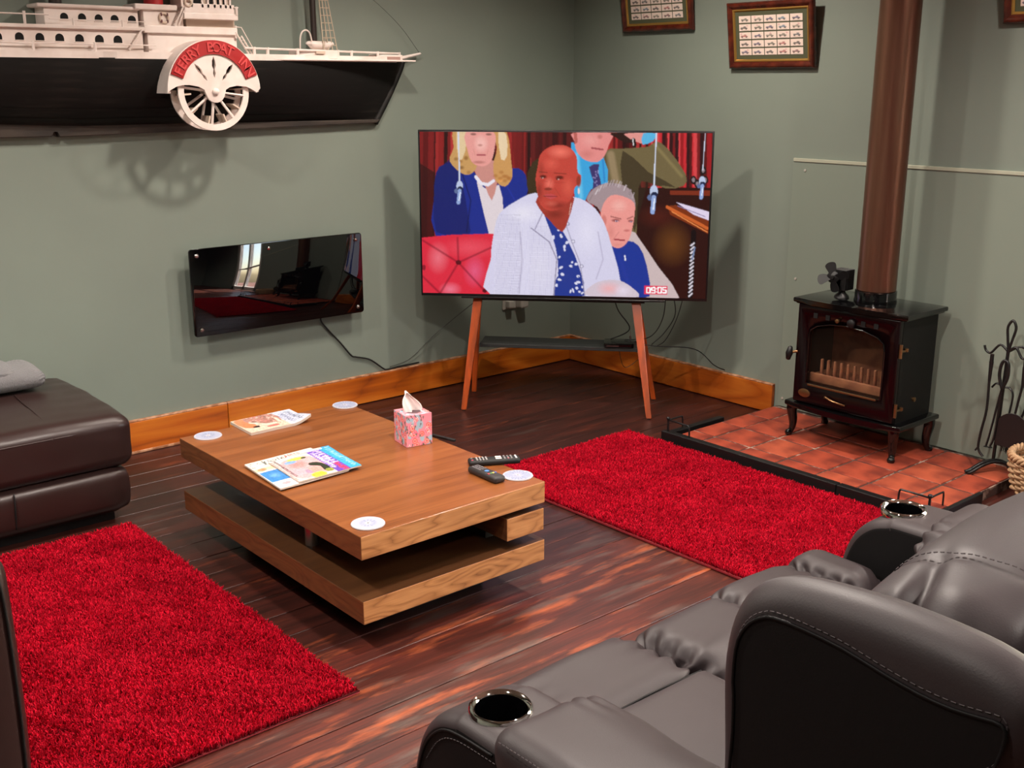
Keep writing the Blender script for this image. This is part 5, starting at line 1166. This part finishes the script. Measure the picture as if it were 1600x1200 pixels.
for i, (x0, x1) in enumerate(AX):
    xm = (x0+x1)/2; wd = x1-x0
    a, apts, anr = extr(x0, x1, ARMP, 'arm', .026, L)
    # outer side shell, side shade put into the leather colour, stitched edge
    cyl = hit(783, 1108, 'z', .60) if i == 0 else hit(1412, 797, 'z', .60)
    tmp = MB().lathe([(0, .50), (.043, .50), (.043, .7), (0, .7)], (cyl.x, cyl.y, 0), 32).build('tmp', m_dark); boolcut(a, tmp)
    a.data.set_sharp_from_angle(angle=math.radians(50))
    for p in a.data.polygons: p.use_smooth = True
    ch = MB().lathe([(.038, -.085), (.040, -.004), (.043, .004), (.049, .007), (.053, .003), (.053, -.010), (.048, -.012)], (cyl.x, cyl.y, .601), 40).build('cup_holder', m_chrome, rs_, 60)
    MB().lathe([(0, -.088), (.0375, -.088), (.0385, -.002), (.0395, .0025)], (cyl.x, cyl.y, .601), 32).build('cup_well', m_blkgloss, ch, 60)
    # arm pad: soft lid from behind the cup holder to the wing
    def pad(P, pos, N, i=i):
        p = pos.copy(); fy = np.clip((P[:, 1]-.4)/.6, 0, 1); s = -1 if i == 0 else 1
        side = np.clip(-s*P[:, 0], 0, 1)        # towards the seat
        p[:, 2] -= side**2*.055*np.clip(P[:, 2]+1, 0, 1)
        g_ = np.exp(-((P[:, 1]-1)/.25)**2)
        p += N*(.0050*g_*np.sin(p[:, 0]*190+5*P[:, 2])*np.clip(side*2.2, 0, 1))[:, None]
        p += N*(.004*fbm(p, 14, 6+i))[:, None]; return p
    padc = soft('arm_pad', (xm+(.033 if i == 0 else -.02), -3.715, .585), (wd+.09, .545, .095), (.045, .045, .04), L, rs_, 40, pad)
    xo = x0 if i == 0 else x1; sg = -1 if i == 0 else 1
    prof = [(-3.26, .12), (-3.241, .30), (-3.247, .415), (-3.268, .497), (-3.303, .547), (-3.35, .571), (-3.45, .578)]
    seam('piping', [(xo+sg*.0005, y, z) for y, z in prof], .0025, LS, rs_)
    stitches('stitching', [(xo+sg*.0012, y-.010, z-.010) for y, z in prof[3:]], m_stitch, rs_)
    stitches('stitching', [(xo+sg*.012, -3.48, .622), (xo+sg*.015, -3.6, .628), (xo+sg*.015, -3.85, .628)], m_stitch, rs_)
# seats: flat panel, rolled front, puckered bolsters
def gath(k0, ends=(1, 1), amp=.007):
    def fn(P, pos, N):
        p = pos.copy(); e = np.zeros(len(P))
        if ends[0]: e += np.exp(-((P[:, 0]+1)/.28)**2)
        if ends[1]: e += np.exp(-((P[:, 0]-1)/.28)**2)
        ang = np.arctan2(P[:, 2], P[:, 1]); p -= N*(amp*e*(.8+np.sin(ang*17+k0+3*P[:, 0])))[:, None]
        p += N*(.0035*fbm(p, 11, k0))[:, None]; return p
    return fn
def roll(x0, x1, y0, y1, z0, z1, k0, nm='front_roll', ends=(1, 1), amp=.007, r=.06):
    return soft(nm, ((x0+x1)/2, (y0+y1)/2, (z0+z1)/2), (x1-x0, y0-y1, z1-z0), (min(.06, (x1-x0)*.4), r, r), L, rs_, 34, gath(k0, ends, amp))
roll(-3.215, -2.825, -3.135, -3.375, .26, .478, 1.); roll(-2.575, -2.275, -3.135, -3.365, .26, .478, 2.)
roll(-2.850, -2.555, -3.150, -3.40, .27, .490, 3., 'bolster', amp=.007, r=.085); roll(-2.305, -2.165, -3.150, -3.38, .27, .488, 4., 'bolster', amp=.006, r=.07); roll(-3.265, -3.17, -3.17, -3.40, .30, .500, 5., 'bolster', amp=.008)
def seatf(P, pos, N): p = pos.copy(); p[:, 2] += .006*np.clip(P[:, 2], 0, 1)*(1-P[:, 0]**2)-.018*np.clip(-P[:, 1], 0, 1)*np.clip(P[:, 2], 0, 1); p += N*(.002*fbm(p, 13, 3))[:, None]; return p
for x0, x1 in ((-3.19, -2.835), (-2.57, -2.28)):
    soft('seat', ((x0+x1)/2, -3.665, .395), (x1-x0, .60, .165), (.02, .02, .03), L, rs_, 26, seatf)
    seam('piping', [(x0+.01, -3.372, .470), ((x0+x1)/2, -3.374, .478), (x1-.01, -3.372, .470)], .0022, LS, rs_)
roll(-2.845, -2.560, -3.395, -3.97, .30, .482, 6., 'bolster', (0, 0), .0, .07); roll(-2.295, -2.175, -3.375, -3.97, .30, .482, 7., 'bolster', (0, 0), 0, .06); roll(-3.262, -3.185, -3.40, -3.97, .30, .50, 8., 'bolster', (0, 0), 0, .06)
# winged back
def wing(x0, x1, nm):
    return extr(x0, x1, [(-3.92, .25), (-3.888, .60), (-3.880, .80), (-3.874, .93), (-3.896, 1.012), (-3.950, 1.050), (-4.04, 1.064), (-4.12, 1.066), (-4.19, 1.060), (-4.238, 1.040), (-4.250, 1.00), (-4.226, .93), (-4.202, .85), (-4.198, .25)], nm, .040, L)
for x0, x1, sg in ((-3.452, -3.376, -1), (-2.060, -1.985, 1)):
    wg, pts, nr = wing(x0, x1, 'wing')
    xo = x0 if sg < 0 else x1
    ins = cat2([(-3.925, .26), (-3.912, .8), (-3.906, .93), (-3.914, .98), (-3.936, 1.006), (-3.965, 1.016), (-4.041, 1.014), (-4.115, 1.002), (-4.175, 1.001), (-4.212, 1.006), (-4.214, .97), (-4.19, .85), (-4.18, .26)], 5)
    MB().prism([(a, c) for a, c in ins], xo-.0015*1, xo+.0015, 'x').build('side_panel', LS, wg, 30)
    sel = [(xo+sg*.0022, a, c) for a, c in ins[0:58]]
    seam('piping', sel[::3], .0022, LS, wg, 2); stitches('stitching', [(x-sg*.001, a, c+.007) for x, a, c in sel[6::3]], m_stitch, wg, .0085, .0055, .0007)
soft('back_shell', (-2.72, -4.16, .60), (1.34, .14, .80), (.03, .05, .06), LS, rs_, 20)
def head(k0):
    def fn(P, pos, N):
        p = pos.copy(); x, y, z = P.T; s = (x+1)/2
        # crown slopes down and forward, side lobes full and puckered
        lob = np.exp(-((x+1)/.30)**2)+np.exp(-((x-1)/.30)**2); p[:, 2] -= .035*np.exp(-((np.abs(x)-1)/.35)**2)*(z > 0)
        ang = np.arctan2(z, y)
        for a0, wd_, am in ((1.15, .10, .034), (2.2, .13, .030), (.3, .12, .012)):
            d_ = np.angle(np.exp(1j*(ang-a0-.12*np.sin(5*x+k0)))); p -= N*(am*lob*np.exp(-(d_/wd_)**2))[:, None]; p += N*(am*.35*lob*np.exp(-((d_-.34)/.2)**2))[:, None]
        p[:, 2] += .012*(1-x**2)*np.clip(z, 0, 1); p += N*(.004*fbm(p, 10, k0))[:, None]
        sm = np.exp(-((np.abs(x)-.60)/.025)**2); p -= N*(.005*sm)[:, None]; return p
    return fn
for k, (x0, x1) in enumerate(((-3.366, -2.735), (-2.725, -2.072))):
    hp = soft('headrest', ((x0+x1)/2, -4.085, .930), (x1-x0, .275, .27), (.06, .12, .115), L, rs_, 64, head(k*2.))
    for s_ in (-.60, .60):
        xs_ = (x0+x1)/2+s_*(x1-x0)/2*.985
        cen = hp.location+rs_.location; V_ = np.array([tuple(v.co+cen) for v in hp.data.vertices])
        near = V_[np.abs(V_[:, 0]-xs_) < .012]; an = np.arctan2(near[:, 2]-cen.z, near[:, 1]-cen.y); rr_ = np.hypot(near[:, 2]-cen.z, near[:, 1]-cen.y); line = []
        for a_ in np.linspace(.1, 2.75, 15):
            m_ = np.abs(an-a_) < .12
            if m_.any(): R_ = rr_[m_].max()+.0012; line.append((xs_, cen.y+R_*math.cos(a_), cen.z+R_*math.sin(a_)))
        stitches('stitching', line, m_stitch, rs_, .0085, .005, .0009)
    soft('back_cushion', ((x0+x1)/2, -4.03, .68), (x1-x0, .22, .42), (.07, .09, .1), L, rs_, 24, gath(k, (1, 1), .01))
